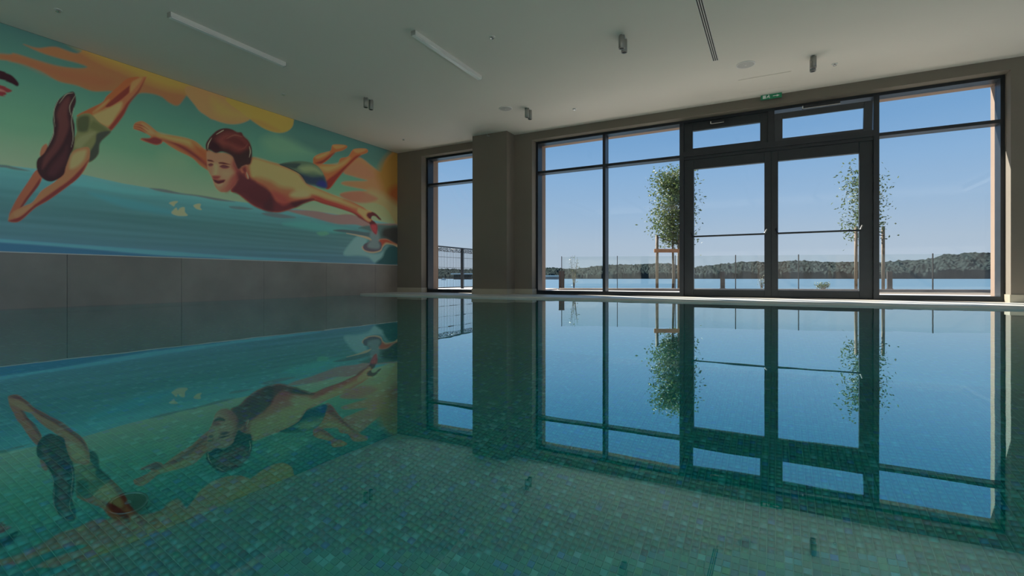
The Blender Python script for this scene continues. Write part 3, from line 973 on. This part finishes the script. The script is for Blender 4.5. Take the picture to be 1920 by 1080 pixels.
# trunks
paint(Z2([(1062, 390), (1130, 372), (1215, 368), (1292, 385), (1342, 430), (1372, 500), (1372, 548), (1300, 532), (1240, 516), (1200, 452), (1130, 415)]), (62, 84, 66), 1.1)
paint(Z2([(1200, 455), (1280, 470), (1350, 470), (1372, 500), (1372, 548), (1300, 532), (1240, 516)]), (34, 48, 62), 4)
paint(Z2([(1330, 500), (1370, 510), (1370, 545), (1310, 530)]), (34, 42, 88), 3)
paint(Z2([(1062, 390), (1130, 380), (1200, 385), (1170, 415), (1130, 412)]), (42, 58, 54), 2)
paint(Z2([(1190, 410), (1250, 395), (1310, 410), (1345, 455), (1290, 440), (1220, 440)]), (92, 112, 80), 4)
stroke(Z2([(1062, 390), (1130, 418), (1200, 456), (1240, 512)]), (36, 40, 40), 2.2)
# head
paint(Z3([(150, 345), (190, 342), (240, 360), (330, 360), (405, 390), (430, 430), (470, 500), (520, 490), (560, 560), (520, 620), (460, 640), (440, 680), (400, 722), (350, 752), (300, 757), (260, 737), (228, 690), (206, 620), (160, 530), (148, 430)]), (172, 106, 80), 1.1)
paint(Z3([(420, 430), (470, 510), (560, 540), (560, 620), (480, 640), (430, 700), (380, 740), (345, 752), (385, 680), (400, 610), (432, 560), (405, 490)]), (126, 64, 54), 5)
paint(Z3([(470, 560), (560, 600), (640, 660), (560, 720), (470, 760), (420, 730), (455, 660)]), (84, 46, 44), 5)
paint(Z3([(190, 380), (280, 385), (380, 400), (390, 440), (300, 430), (200, 415)]), (178, 104, 78), 6)
paint(Z3([(215, 470), (260, 480), (262, 560), (240, 590), (215, 580), (222, 520)]), (186, 124, 92), 4)
paint(Z3([(290, 545), (370, 540), (400, 570), (360, 610), (310, 600)]), (184, 116, 88), 7)
paint(Z3([(380, 640), (430, 590), (440, 640), (400, 690), (350, 730), (300, 740), (340, 700)]), (150, 80, 64), 6)
paint(Z3([(158, 428), (200, 433), (222, 452), (190, 448), (160, 442)]), (70, 38, 36), 1.2)
paint(Z3([(272, 456), (320, 456), (388, 478), (350, 478), (300, 472), (275, 468)]), (70, 38, 36), 1.2)
paint(Z3([(164, 478), (190, 468), (214, 476), (205, 494), (175, 497)]), (104, 62, 54), 1.6)
paint(Z3([(284, 494), (320, 484), (374, 500), (360, 516), (320, 519), (292, 509)]), (96, 58, 54), 1.6)
stroke(Z3([(284, 496), (320, 486), (376, 502)]), (58, 34, 34), 1.3, .8)
stroke(Z3([(164, 480), (190, 471), (214, 478)]), (58, 34, 34), 1.2, .8)
paint(Z3([(204, 596), (230, 590), (262, 592), (288, 600), (268, 622), (232, 628), (212, 618)]), (128, 66, 54), 2)
paint(Z3([(212, 628), (240, 632), (270, 638), (335, 632), (315, 662), (268, 674), (234, 660)]), (78, 40, 40), 1.2)
paint(Z3([(236, 672), (270, 680), (310, 668), (300, 688), (262, 696)]), (192, 118, 92), 1.8)
stroke(Z3([(206, 622), (240, 628), (270, 632), (320, 630)]), (140, 70, 60), 1.4)
paint(Z3([(492, 520), (515, 486), (560, 478), (566, 540), (572, 620), (550, 612), (536, 565), (505, 560)]), (160, 90, 66), 1.4)
paint(Z3([(510, 520), (540, 500), (552, 540), (540, 570), (520, 550)]), (110, 56, 48), 2)
stroke(Z3([(505, 500), (535, 482), (562, 490)]), (180, 120, 100), 1.6)
paint(Z3([(150, 342), (138, 285), (158, 232), (208, 172), (260, 130), (330, 110), (400, 120), (455, 150), (500, 153), (522, 190), (572, 240), (604, 312), (604, 402), (588, 470), (545, 480), (502, 496), (468, 522), (438, 460), (415, 402), (370, 366), (300, 345), (240, 360), (190, 332), (165, 322)]), (66, 38, 34), 1.2)
paint(Z3([(235, 245), (320, 165), (440, 160), (520, 205), (570, 262), (545, 325), (450, 345), (370, 300), (290, 295)]), (104, 58, 46), 6)
paint(Z3([(330, 230), (430, 190), (520, 240), (560, 290), (500, 300), (420, 270)]), (82, 44, 38), 4)
paint(Z3([(290, 330), (370, 345), (480, 370), (570, 330), (602, 400), (586, 468), (540, 478), (470, 518), (436, 450), (400, 385)]), (44, 32, 32), 4)
paint(Z3([(160, 320), (200, 240), (260, 260), (300, 320), (250, 352), (200, 332)]), (48, 32, 32), 5)
stroke(Z3([(360, 210), (430, 180), (500, 195)]), (130, 84, 66), 1.6, 1.2, .7)
stroke(Z3([(470, 330), (530, 310), (562, 270)]), (116, 66, 50), 1.8, 1.2, .8)
for P in ([(158, 318), (165, 270), (195, 215)], [(250, 170), (300, 140), (320, 130)], [(582, 300), (590, 350), (580, 400)], [(552, 560), (566, 600), (570, 620)]):
    stroke(Z3(P), (170, 150, 128), 1.5, .7, .8)
# fragment of a third figure at the near edge
paint(Z7([(-900, 60), (0, 290), (100, 330), (210, 382), (312, 500), (292, 556), (200, 512), (100, 472), (0, 436), (-900, 260)]), (46, 24, 28), 1.3)
paint(Z7([(-900, 300), (0, 535), (100, 574), (202, 630), (142, 662), (90, 655), (110, 690), (60, 710), (0, 720), (-900, 560)]), (116, 50, 46), 1.3)
paint(Z7([(-200, 560), (0, 600), (60, 622), (100, 655), (40, 648), (-200, 620)]), (150, 92, 80), 1.2)

MURAL_GAIN = np.array([5.0, 4.1, 4.3])
ALBEDO = IMG * MURAL_GAIN
ALBEDO = np.where(ALBEDO > .65, .65 + .30 * (1 - np.exp(-(ALBEDO - .65) / .30)), np.maximum(ALBEDO, .004))
me = bpy.data.meshes.new('mural')
NV = H_ * W_
co = np.zeros((NV, 3))
co[:, 0] = XL + .0015
co[:, 1] = GY.ravel()
co[:, 2] = GZ.ravel()
me.vertices.add(NV)
me.vertices.foreach_set('co', co.ravel())
idx = np.arange(NV).reshape(H_, W_)
quads = np.stack([idx[:-1, :-1], idx[1:, :-1], idx[1:, 1:], idx[:-1, 1:]], -1).reshape(-1)
me.loops.add(len(quads))
me.loops.foreach_set('vertex_index', quads.astype(np.int32))
me.polygons.add(len(quads) // 4)
me.polygons.foreach_set('loop_start', np.arange(0, len(quads), 4, dtype=np.int32))
me.update(calc_edges=True)
at = me.attributes.new('print', 'FLOAT_COLOR', 'POINT')
rgba = np.ones((NV, 4), np.float32)
rgba[:, :3] = ALBEDO.reshape(-1, 3)
at.data.foreach_set('color', rgba.ravel())
me.materials.append(MATS['mural_print'])
mo = bpy.data.objects.new('mural', me)
COL.objects.link(mo)
tag(mo, 'retro printed mural of a diving woman and a man leaping over the sea', 'mural')

# ------------------------------------------------------------------ ceiling fittings
def linear_light(x, y0, y1, label):
    r_ = tag(empty('linear_light', (x, y0, ZT)), label, 'ceiling light', 'linear ceiling lights')
    hs = B(x - .032, x + .032, y0, y1, ZT - .05, ZT).build('housing', 'white_metal', r_, bevel=.003)
    B(x - .026, x + .026, y0 + .012, y1 - .012, ZT - .058, ZT - .05).build('diffuser', 'diffuser', hs, bevel=.002)
    for yy in (y0 - .004, y1):
        B(x - .032, x + .032, yy, yy + .004, ZT - .052, ZT).build('end_cap', 'grey_metal', r_)


linear_light(-5.79, 2.94, 4.36, 'long white linear light on the ceiling nearest the mural')
linear_light(-3.715, 4.50, 5.97, 'white linear light on the ceiling in the middle of the room')


def spot(x, y, label):
    r_ = tag(empty('twin_spotlight', (x, y, ZT)), label, 'spotlight', 'twin ceiling spotlights')
    for dy in (0.0, .115):
        b_ = MB().lathe([(.034, 0), (.034, -.012), (.036, -.014), (.036, -.15), (.032, -.152)], (x, y + dy, ZT), 20).build('cylinder', 'spot_metal', r_, smooth=False)
        for p in b_.data.polygons:
            p.use_smooth = abs(p.normal.z) < .5
        MB().lathe([(.0355, -.150), (.0365, -.156), (.030, -.157), (.027, -.1525)], (x, y + dy, ZT), 20).build('rim', 'spot_metal', b_)
        MB().lathe([(.028, -.1528), (.012, -.1575)], (x, y + dy, ZT), 16).build('lens', 'black_void', b_)
    B(x - .03, x + .03, y - .03, y + .145, ZT - .006, ZT).build('mounting_plate', 'white_metal', r_)
    return r_


spot(-1.61, 5.76, 'twin cylinder spotlight left of the slot diffuser')
spot(.434, 7.47, 'twin cylinder spotlight right of the round speaker near the exit sign')
spot(-5.77, 5.82, 'twin cylinder spotlight nearest the mural')
spot(-3.716, 7.47, 'twin cylinder spotlight between the pier and the far speaker')

# slot diffuser
r_ = tag(empty('slot_diffuser', (-.697, 3.2, ZT)), 'long narrow air slot with three dark slits in the ceiling', 'air vent')
SX0, SX1, SYA, SYB = -.735, -.660, 2.0, 7.01
B(SX0, SX1, SYA, SYB, ZT - .002, ZT).build('slot_shade_plate', 'black_void', r_)  # flat black plate painted as the shade inside the slits, no recess cut
for q in range(4):
    a = SX0 + q * (SX1 - SX0 - .008) / 3
    B(a, a + .008, SYA, SYB, ZT - .006, ZT - .001).build('blade', 'white_metal', r_)


def speaker(x, y, rad, label):
    r_ = tag(empty('ceiling_speaker', (x, y, ZT)), label, 'speaker', 'round ceiling speakers')
    MB().lathe([(rad, 0), (rad, -.004), (rad - .006, -.008), (rad - .014, -.008)], (x, y, ZT), 40).build('rim', 'white_metal', r_)
    MB().lathe([(rad - .014, -.006), (rad - .014, -.0085), (.03, -.0105), (.0, -.0105)], (x, y, ZT), 40).build('grille', 'speaker_grille', r_)
    MB().lathe([(.012, -.010), (.012, -.013), (.006, -.014)], (x, y, ZT), 16).build('badge', 'white_metal', r_)


speaker(-.354, 7.335, .12, 'round ceiling speaker beside the end of the air slot')
speaker(-4.04, 7.31, .115, 'round ceiling speaker near the pier')


def sprinkler(x, y, label):
    r_ = tag(empty('sprinkler', (x, y, ZT)), label, 'sprinkler', 'small ceiling sprinklers')
    MB().lathe([(.036, 0), (.036, -.003), (.030, -.006)], (x, y, ZT), 20).build('escutcheon', 'white_metal', r_)
    MB().lathe([(.012, -.006), (.012, -.016), (.010, -.018)], (x, y, ZT), 14).build('head', 'spot_metal', r_)
    MB().lathe([(.022, -.020), (.022, -.022), (.010, -.024), (.004, -.018)], (x, y, ZT), 14).build('deflector', 'chrome', r_)


sprinkler(-6.79, 2.35, 'small ceiling sprinkler above the near end of the mural')
sprinkler(-6.79, 5.09, 'small ceiling sprinkler above the middle of the mural')
sprinkler(-6.80, 7.92, 'small ceiling sprinkler in the far corner by the mural')
sprinkler(-2.98, 5.06, 'small ceiling sprinkler right of the middle linear light')
sprinkler(-3.016, 7.88, 'small ceiling sprinkler above the two-bay window')
sprinkler(.703, 7.88, 'small ceiling sprinkler right of the last twin spotlight')

r_ = tag(empty('access_panel', (-.14, 8.16, ZT)), 'flush square access panel in the ceiling by the exit sign', 'access panel')
for a in ((-.48, -.472, 7.86, 8.45), (.19, .198, 7.86, 8.45), (-.472, .19, 7.86, 7.868), (-.472, .19, 8.442, 8.45)):
    B(a[0], a[1], a[2], a[3], ZT - .0035, ZT).build('frame', 'ceiling_paint', r_)
B(-.466, .184, 7.874, 8.436, ZT - .004, ZT).build('panel', 'ceiling_paint', r_)

# exit sign hanging under the ceiling in front of the window head
EX0, EX1, EY, EZ0, EZ1 = -.205, .088, 8.68, 3.158, 3.228
r_ = tag(empty('exit_sign', ((EX0 + EX1) / 2, EY, EZ1)), 'green emergency exit sign above the double door', 'sign')
B(EX0, EX1, EY, EY + .03, EZ0, EZ1).build('lightbox', 'sign_green', r_, bevel=.003)
B(EX0 + .03, EX1 - .03, EY + .005, EY + .025, EZ1, ZT).build('bracket', 'white_metal', r_)


def flat(pts, y, name):
    n_ = len(pts)
    vs = [(a, y, b_) for a, b_ in pts] + [(a, y - .001, b_) for a, b_ in pts]
    fs = [tuple(range(n_)), tuple(range(2 * n_ - 1, n_ - 1, -1))] + [(i, (i + 1) % n_, n_ + (i + 1) % n_, n_ + i) for i in range(n_)]
    return MB().add(vs, fs).build(name, 'sign_white', r_)


def sg(u, v):
    return EX0 + u * (EX1 - EX0), EZ0 + v * (EZ1 - EZ0)


flat([sg(.10, .15), sg(.25, .15), sg(.25, .85), sg(.10, .85)], EY - .0002, 'door_mark')
flat([sg(.30, .60), sg(.36, .72), sg(.41, .66), sg(.45, .55), sg(.42, .48), sg(.40, .52), sg(.39, .42), sg(.45, .30), sg(.44, .15), sg(.40, .15), sg(.40, .27),
      sg(.35, .36), sg(.32, .22), sg(.26, .20), sg(.26, .28), sg(.30, .32), sg(.32, .52)], EY - .0006, 'running_figure')
flat([sg(.385 + .028 * math.cos(k), .80 + .10 * math.sin(k)) for k in np.linspace(0, 5.8, 12)], EY - .0006, 'figure_head')
flat([sg(.58, .42), sg(.76, .42), sg(.76, .24), sg(.90, .50), sg(.76, .76), sg(.76, .58), sg(.58, .58)], EY - .0004, 'arrow')

# small conduit stub on top of the pier
r_ = tag(empty('conduit_stub', (-5.07, 8.425, ZT)), 'small bent pipe stub at the top of the pier', 'pipe')
MB().tube([(-5.07, 8.41, ZT), (-5.07, 8.41, ZT - .03), (-5.05, 8.405, ZT - .05), (-5.01, 8.40, ZT - .055)], .008, 8).build('pipe', 'grey_metal', r_, smooth=True)
MB().lathe([(.018, 0), (.018, -.006)], (-5.07, 8.41, ZT), 14).build('flange', 'white_metal', r_)

# floor inlet in the pool
dx_, dy_ = -1.957, .863
r_ = tag(empty('pool_inlet', (dx_, dy_, -DEPTH)), 'round steel floor inlet dish raised on a stem under water', 'drain')
zb = -DEPTH
MB().lathe([(.022, 0), (.022, .022), (.014, .026)], (dx_, dy_, zb), 20).build('stem', 'drain_steel', r_)
MB().lathe([(.034, .018), (.050, .020), (.0565, .026), (.0565, .034), (.054, .036)], (dx_, dy_, zb), 40).build('dish', 'drain_steel', r_, smooth=True)
MB().lathe([(.054, .0345), (.0575, .036), (.0575, .039), (.051, .0395), (.050, .036)], (dx_, dy_, zb), 40).build('rim', 'drain_rim', r_, smooth=True)
MB().lathe([(.010, .0355), (.010, .041), (.006, .043)], (dx_, dy_, zb), 12).build('screw', 'drain_rim', r_)

# ------------------------------------------------------------------ outside
ZO = .03
S(B(-14, 12, YE, 12.4, -2.4, ZO).build('terrace', 'terrace_stone'), 'sunlit pale stone terrace outside the windows')
# planting strip between the terrace and the sea; its outer edge runs slightly askew
dirb = Vector((.951, .309, 0))
P0 = Vector((-1.84, 13.19, 0))
nb = Vector((-.309, .951, 0))


def along(t_, off=0.0, z=0.0):
    p = P0 + dirb * t_ + nb * off
    return (p.x, p.y, z)


bed = MB()
bed.add([(-14, 12.4, ZO - .01), (12, 12.4, ZO - .01), along(14, 2.2, ZO - .01), along(-13, 2.2, ZO - .01)], [(0, 1, 2, 3)])
q = len(bed.v)
bed.add([along(14, 2.2, ZO - .01), along(-13, 2.2, ZO - .01), along(-13, 2.2, -2.4), along(14, 2.2, -2.4)], [(0, 1, 2, 3)])
S(bed.build('planting_bed', 'bed_soil'), 'brown planting strip beyond the terrace')

kb = MB()
for off0, off1 in ((-.08, .08),):
    vs = [along(-3.4, off0, ZO - .02), along(12, off0, ZO - .02), along(12, off1, ZO - .02), along(-3.4, off1, ZO - .02),
          along(-3.4, off0, .085), along(12, off0, .085), along(12, off1, .085), along(-3.4, off1, .085)]
    kb.add(vs, [(0, 3, 2, 1), (4, 5, 6, 7), (0, 1, 5, 4), (1, 2, 6, 5), (2, 3, 7, 6), (3, 0, 4, 7)])
S(kb.build('kerb', 'kerb_stone'), 'low brown stone kerb carrying the glass balustrade')

bal = tag(empty('glass_balustrade', along(0, 0, .085)), 'frameless glass balustrade in front of the sea', 'balustrade')
STEP = 1.45
T0 = 1.01
ANG = math.atan2(dirb.y, dirb.x)
for k in range(-3, 7):
    ta = T0 + k * STEP
    Mk = Matrix.Translation(along(ta, 0, 0)) @ Matrix.Rotation(ANG, 4, 'Z')
    MB().obox(.012, STEP - .012, -.006, .006, .086, .915, Mk).build('pane', 'rail_glass', bal)
    MB().obox(-.009, .009, -.012, .012, .085, .93, Mk).build('post', 'fence_metal', bal)

# mesh fence left
FX = -7.32
fe = tag(empty('mesh_fence', (FX, 11.0, ZO)), 'dark wire mesh fence with square posts outside the narrow window', 'fence')
for yy in (9.45, 10.87, 12.3):
    B(FX - .03, FX + .03, yy - .03, yy + .03, ZO, 1.12).build('post', 'fence_metal', fe)
for za, zb2 in ((1.12, 1.15), (.10, .125)):
    B(FX - .02, FX + .02, 9.45, 12.33, za, zb2).build('rail', 'fence_metal', fe)
wm = MB()
yy = 9.49
while yy < 12.3:
    wm.tube([(FX, yy, .12), (FX, yy, 1.12)], .0055, 4, cap=False)
    yy += .065
for zz in (.35, .62, .88):
    wm.tube([(FX, 9.45, zz), (FX, 12.3, zz)], .0045, 4, cap=False)
rng2 = random.Random(5)
yy = 9.5
while yy < 12.25:            # curled wire along the top
    pts = [(FX + rng2.uniform(-.02, .02), yy + .05 * math.cos(a) + .02 * a / 6, 1.06 + .045 * math.sin(a)) for a in np.linspace(0, 6.3, 8)]
    wm.tube(pts, .006, 4, cap=False)
    yy += .06
tag(wm.build('wire_mesh', 'fence_metal', fe), kind='stuff')
S(B(-9, -5.2, 9.6, 12.3, ZO, ZO + .045).build('terrace_edge', 'terrace_stone'), 'pale raised edge slab under the mesh fence')


def tree(x, y, base, h_crown0, h_crown1, rx, nleaf, seed, label, lean=0.0, density_low=1.0):
    rg = random.Random(seed)
    r_ = tag(empty('young_tree', (x, y, base)), label, 'tree', 'young staked trees on the terrace')
    top = Vector((x + lean, y, h_crown1 - .1))
    tp = [Vector((x, y, base)).lerp(top, q / 8) + Vector((rg.uniform(-.015, .015), rg.uniform(-.015, .015), 0)) for q in range(9)]
    MB().tube(tp, [.040 * (1 - .09 * q) for q in range(9)], 8).build('trunk', 'bark', r_, smooth=True)
    ends = []
    bm_ = MB()
    for q in range(26):
        z = h_crown0 + (h_crown1 - h_crown0) * (q + .5) / 26 * .92
        fz = (z - h_crown0) / (h_crown1 - h_crown0)
        s_ = Vector((x + lean * (z - base) / (h_crown1 - base), y, z - .08))
        a = q * 2.4 + rg.uniform(-.4, .4)
        L = rx * (.55 + .45 * math.sin(math.pi * (.15 + .75 * fz))) * rg.uniform(.75, 1.1)
        e_ = s_ + Vector((math.cos(a) * L, math.sin(a) * L, rg.uniform(.12, .35)))
        mid = (s_ + e_) / 2 + Vector((0, 0, .05))
        bm_.tube([s_, mid, e_], [.010, .007, .003], 5, cap=False)
        ends += [(s_.lerp(mid, .5), .12), (mid, .16), (e_, .16), (s_.lerp(e_, .8), .16)]
    bm_.build('branches', 'bark', r_)
    lv, lf = [], []
    for _ in range(nleaf):
        c_, sp_ = rg.choice(ends)
        p = c_ + Vector((rg.gauss(0, sp_), rg.gauss(0, sp_), rg.gauss(0, sp_ * .9)))
        u = Vector((rg.gauss(0, 1), rg.gauss(0, 1), rg.gauss(0, .7))).normalized()
        v = u.cross(Vector((rg.gauss(0, 1), rg.gauss(0, 1), rg.gauss(0, 1)))).normalized()
        wv = u.cross(v)
        L, W2 = rg.uniform(.032, .058), rg.uniform(.014, .024)
        n_ = len(lv)
        lv += [p - u * L, p + v * W2 + wv * .006, p + u * L, p - v * W2 + wv * .006]
        lf += [(n_, n_ + 1, n_ + 2), (n_, n_ + 2, n_ + 3)]
    me_ = bpy.data.meshes.new('foliage')
    me_.from_pydata([tuple(p) for p in lv], [], lf)
    me_.materials.append(MATS['leaf'])
    o_ = bpy.data.objects.new('foliage', me_)
    COL.objects.link(o_)
    o_.parent = r_
    o_.matrix_parent_inverse = Matrix.Translation(-Vector(r_.location))
    tag(o_, kind='stuff')
    return r_


def pxp(px, depth):
    r0 = (px - 960) / F_PX
    return depth * (-SY + CY * r0), depth * (CY + SY * r0)


TX, TY = pxp(1262, 13.9)
tree(TX, TY, ZO - .02, 1.34, 3.36, .52, 6500, 11, 'bushy young tree with dense crown tied to a timber crossbar')
T2X, T2Y = pxp(1619, 13.6)
tree(T2X, T2Y, ZO - .02, 1.38, 3.42, .40, 1900, 23, 'thinner young tree with sparse crown behind the door post')


def support(pa, pb_, depth, zt_, bar, label):
    xa, ya = pxp(pa, depth)
    xb, yb2 = pxp(pb_, depth)
    r_ = tag(empty('tree_stake', ((xa + xb) / 2, (ya + yb2) / 2, ZO)), label, 'tree stake', 'timber tree stakes')
    for (xx, y_, dxx) in ((xa, ya, .0), (xb, yb2, .0)):
        MB().tube([(xx, y_, ZO - .03), (xx + dxx, y_, zt_)], .04, 10).build('stake', 'timber', r_, smooth=True)
    d_ = Vector((xb - xa, yb2 - ya, 0)).normalized()
    if bar:
        a_ = math.atan2(d_.y, d_.x)
        Mb = Matrix.Translation((xa, ya, 1.11)) @ Matrix.Rotation(a_, 4, 'Z')
        ln = math.hypot(xb - xa, yb2 - ya)
        MB().obox(-.10, ln + .10, -.075, -.040, -.05, .05, Mb).build('crossbar', 'timber_bar', r_, bevel=.004)
    MB().tube([(xa, ya - .05, zt_ - .05), ((xa + xb) / 2, (ya + yb2) / 2 - .06, zt_ - .15), (xb, yb2 - .05, zt_ - .25)], .012, 6).build('tie', 'strap', r_)


support(1232, 1273, 13.7, 1.55, True, 'two timber stakes with a crossbar under the bushy tree')
support(1605, 1656, 13.5, 1.75, False, 'two leaning timber stakes beside the sparse tree')


def bollard(px, depth, label):
    x, y = pxp(px, depth)
    r_ = tag(empty('bollard', (x, y, ZO)), label, 'bollard', 'rusty bollard lights along the terrace edge')
    B(x - .06, x + .06, y - .06, y + .06, ZO - .01, .52).build('shaft', 'corten', r_, bevel=.006)
    B(x - .064, x + .064, y - .064, y + .064, .52, .545).build('cap', 'corten', r_, bevel=.004)
    B(x - .075, x + .075, y - .075, y + .075, ZO - .01, ZO + .02).build('foot_plate', 'corten', r_)


bollard(1053, 13.6, 'rust brown square bollard seen through the two-bay window')
bollard(1355, 14.6, 'rust brown square bollard seen through the left door leaf')
bollard(1668, 14.2, 'rust brown square bollard seen through the right fixed window')


def shrub(px, depth, hgt, wd, nleaf, seed, label):
    rg = random.Random(seed)
    x, y = pxp(px, depth)
    r_ = tag(empty('shrub', (x, y, ZO)), label, 'shrub', 'small plants in the planting strip')
    st_ = MB()
    lv, lf = [], []
    for k_ in range(9):
        a = k_ * 2.4
        e_ = Vector((x + math.cos(a) * wd * rg.uniform(.3, 1), y + math.sin(a) * wd * rg.uniform(.3, 1), ZO + hgt * rg.uniform(.6, 1)))
        st_.tube([(x, y, ZO - .02), e_], [.006, .002], 5, cap=False)
        for _ in range(nleaf // 9):
            p = Vector((x, y, ZO)).lerp(e_, rg.uniform(.25, 1)) + Vector((rg.gauss(0, .03), rg.gauss(0, .03), rg.gauss(0, .03)))
            u = Vector((rg.gauss(0, 1), rg.gauss(0, 1), rg.gauss(0, 1))).normalized()
            v = u.orthogonal().normalized()
            n_ = len(lv)
            lv += [p - u * .025, p + v * .01, p + u * .025, p - v * .01]
            lf += [(n_, n_ + 1, n_ + 2), (n_, n_ + 2, n_ + 3)]
    st_.build('stems', 'bark', r_)
    lm = MB().add(lv, lf)
    tag(lm.build('foliage', 'leaf', r_, recalc=False), kind='stuff')


shrub(1543, 13.8, .20, .22, 320, 3, 'low round green shrub by the sea behind the right door leaf')
shrub(1076, 13.4, .95, .14, 70, 4, 'tall wispy seedling beside the bollard left of the mullion')
shrub(1428, 13.6, .40, .10, 60, 6, 'thin small plant at the edge of the left door leaf')

# sea and the far wooded shore
S(MB().add([(-6000, 15, -2.2), (6000, 15, -2.2), (6000, 5500, -2.2), (-6000, 5500, -2.2)], [(0, 1, 2, 3)]).build('sea', 'sea_water'), 'calm blue sea')
AZ = np.radians(np.arange(-80, 62, .03))
top_px = [(-700, 16), (300, 14), (820, 17), (900, 15), (1000, 16), (1030, 19), (1080, 17), (1130, 23), (1180, 25), (1250, 27), (1300, 19), (1340, 24), (1390, 31), (1440, 29), (1500, 32), (1560, 30), (1600, 31),
          (1650, 28), (1700, 32), (1750, 37), (1770, 44), (1800, 45), (1815, 48), (1850, 46), (1950, 52), (2200, 44), (3500, 30)]
rel = AZ + YAW
pxs = np.where(np.abs(rel) < R(80), 960 + F_PX * np.tan(np.clip(rel, -R(79), R(79))), np.sign(rel) * 6000)
hp = np.interp(pxs, [a for a, _ in top_px], [b_ for _, b_ in top_px])
DR = 1500.0
hgt = hp / F_PX * DR / 1.0 * 1.0 / np.maximum(np.cos(np.clip(rel, -R(70), R(70))), .35) ** 0 
hgt = hgt * np.cos(0)
rowsf = np.linspace(0, 1, 22)
verts = []
NA = len(AZ)


def smooth_noise(n_, k_, seed):
    r0 = np.random.RandomState(seed).randn(n_)
    ker = np.hanning(k_ + 2)[1:-1]
    ker /= ker.sum()
    o_ = np.convolve(r0, ker, 'same')
    return o_ / o_.std()


for j, fr in enumerate(rowsf):
    dist = (DR + 380 * fr) / np.cos(np.clip(rel, -R(62), R(62)))
    prof = min(1.0, .30 + .70 * (fr / .9) ** .8) if fr > 0 else 0.0
    bump = (smooth_noise(NA, 9, 100 + j) * 1.7 + smooth_noise(NA, 25, 200 + j) * 2.0 + smooth_noise(NA, 80, 300 + j) * 1.6) * (0 if fr == 0 else 1)
    z = -2.4 + (hgt * (DR + 380 * fr) / DR + 2) * prof + bump * (.8 if fr < .9 else .7)
    verts.append(np.stack([np.sin(AZ) * dist, np.cos(AZ) * dist, z], -1))
Vh = np.concatenate(verts)
idx = np.arange(len(Vh)).reshape(len(rowsf), NA)
qd = np.stack([idx[:-1, :-1], idx[:-1, 1:], idx[1:, 1:], idx[1:, :-1]], -1).reshape(-1, 4)
me = bpy.data.meshes.new('wooded_shore')
me.from_pydata(Vh.tolist(), [], qd.tolist())
me.materials.append(MATS['forest'])
o = bpy.data.objects.new('wooded_shore', me)
COL.objects.link(o)
tag(o, 'low wooded hills on the far shore across the sea', 'hill', kind='stuff')

# far boathouse and boat
bx_, by_ = pxp(1034, 900)
r_ = tag(empty('boathouse', (bx_, by_, -2.2)), 'distant low white flat-roofed boathouse left of the bollard', 'building')
B(bx_ - 14, bx_ + 11, by_, by_ + 8, -2.2, 3.0).build('walls', 'kerb_stone', r_)
B(bx_ - 17, bx_ + 12, by_ - 2, by_ + 10, 3.0, 5.2).build('roof', 'boat_white', r_)
bx_, by_ = pxp(864, 900)
r_ = tag(empty('boathouse', (bx_, by_, -2.2)), 'distant low pavilion with white roof behind the mesh fence', 'building')
B(bx_ - 16, bx_ + 18, by_, by_ + 10, -2.2, 7.0).build('walls', 'forest', r_)
B(bx_ - 20, bx_ + 20, by_ - 3, by_ + 12, 7.0, 9.0).build('roof', 'boat_white', r_)
bx_, by_ = pxp(832, 600)
r_ = tag(empty('motor_boat', (bx_, by_, -2.2)), 'distant small white boat on the sea behind the fence', 'boat')
hull = MB().add([(bx_ - 3, by_ - 1, -2.3), (bx_ + 2.4, by_ - 1, -2.3), (bx_ + 4, by_, -.9), (bx_ - 3.4, by_ - 1.3, -1.0), (bx_ + 2.4, by_ + 1, -2.3), (bx_ - 3, by_ + 1, -2.3), (bx_ - 3.4, by_ + 1.3, -1.0)],
                [(0, 1, 2, 3), (5, 6, 2, 4), (0, 3, 6, 5), (3, 2, 6), (0, 5, 4, 1), (1, 4, 2)])
hull.build('hull', 'boat_white', r_)
B(bx_ - 1.5, bx_ + 1, by_ - .8, by_ + .8, -1.0, .6).build('cabin', 'boat_white', r_)
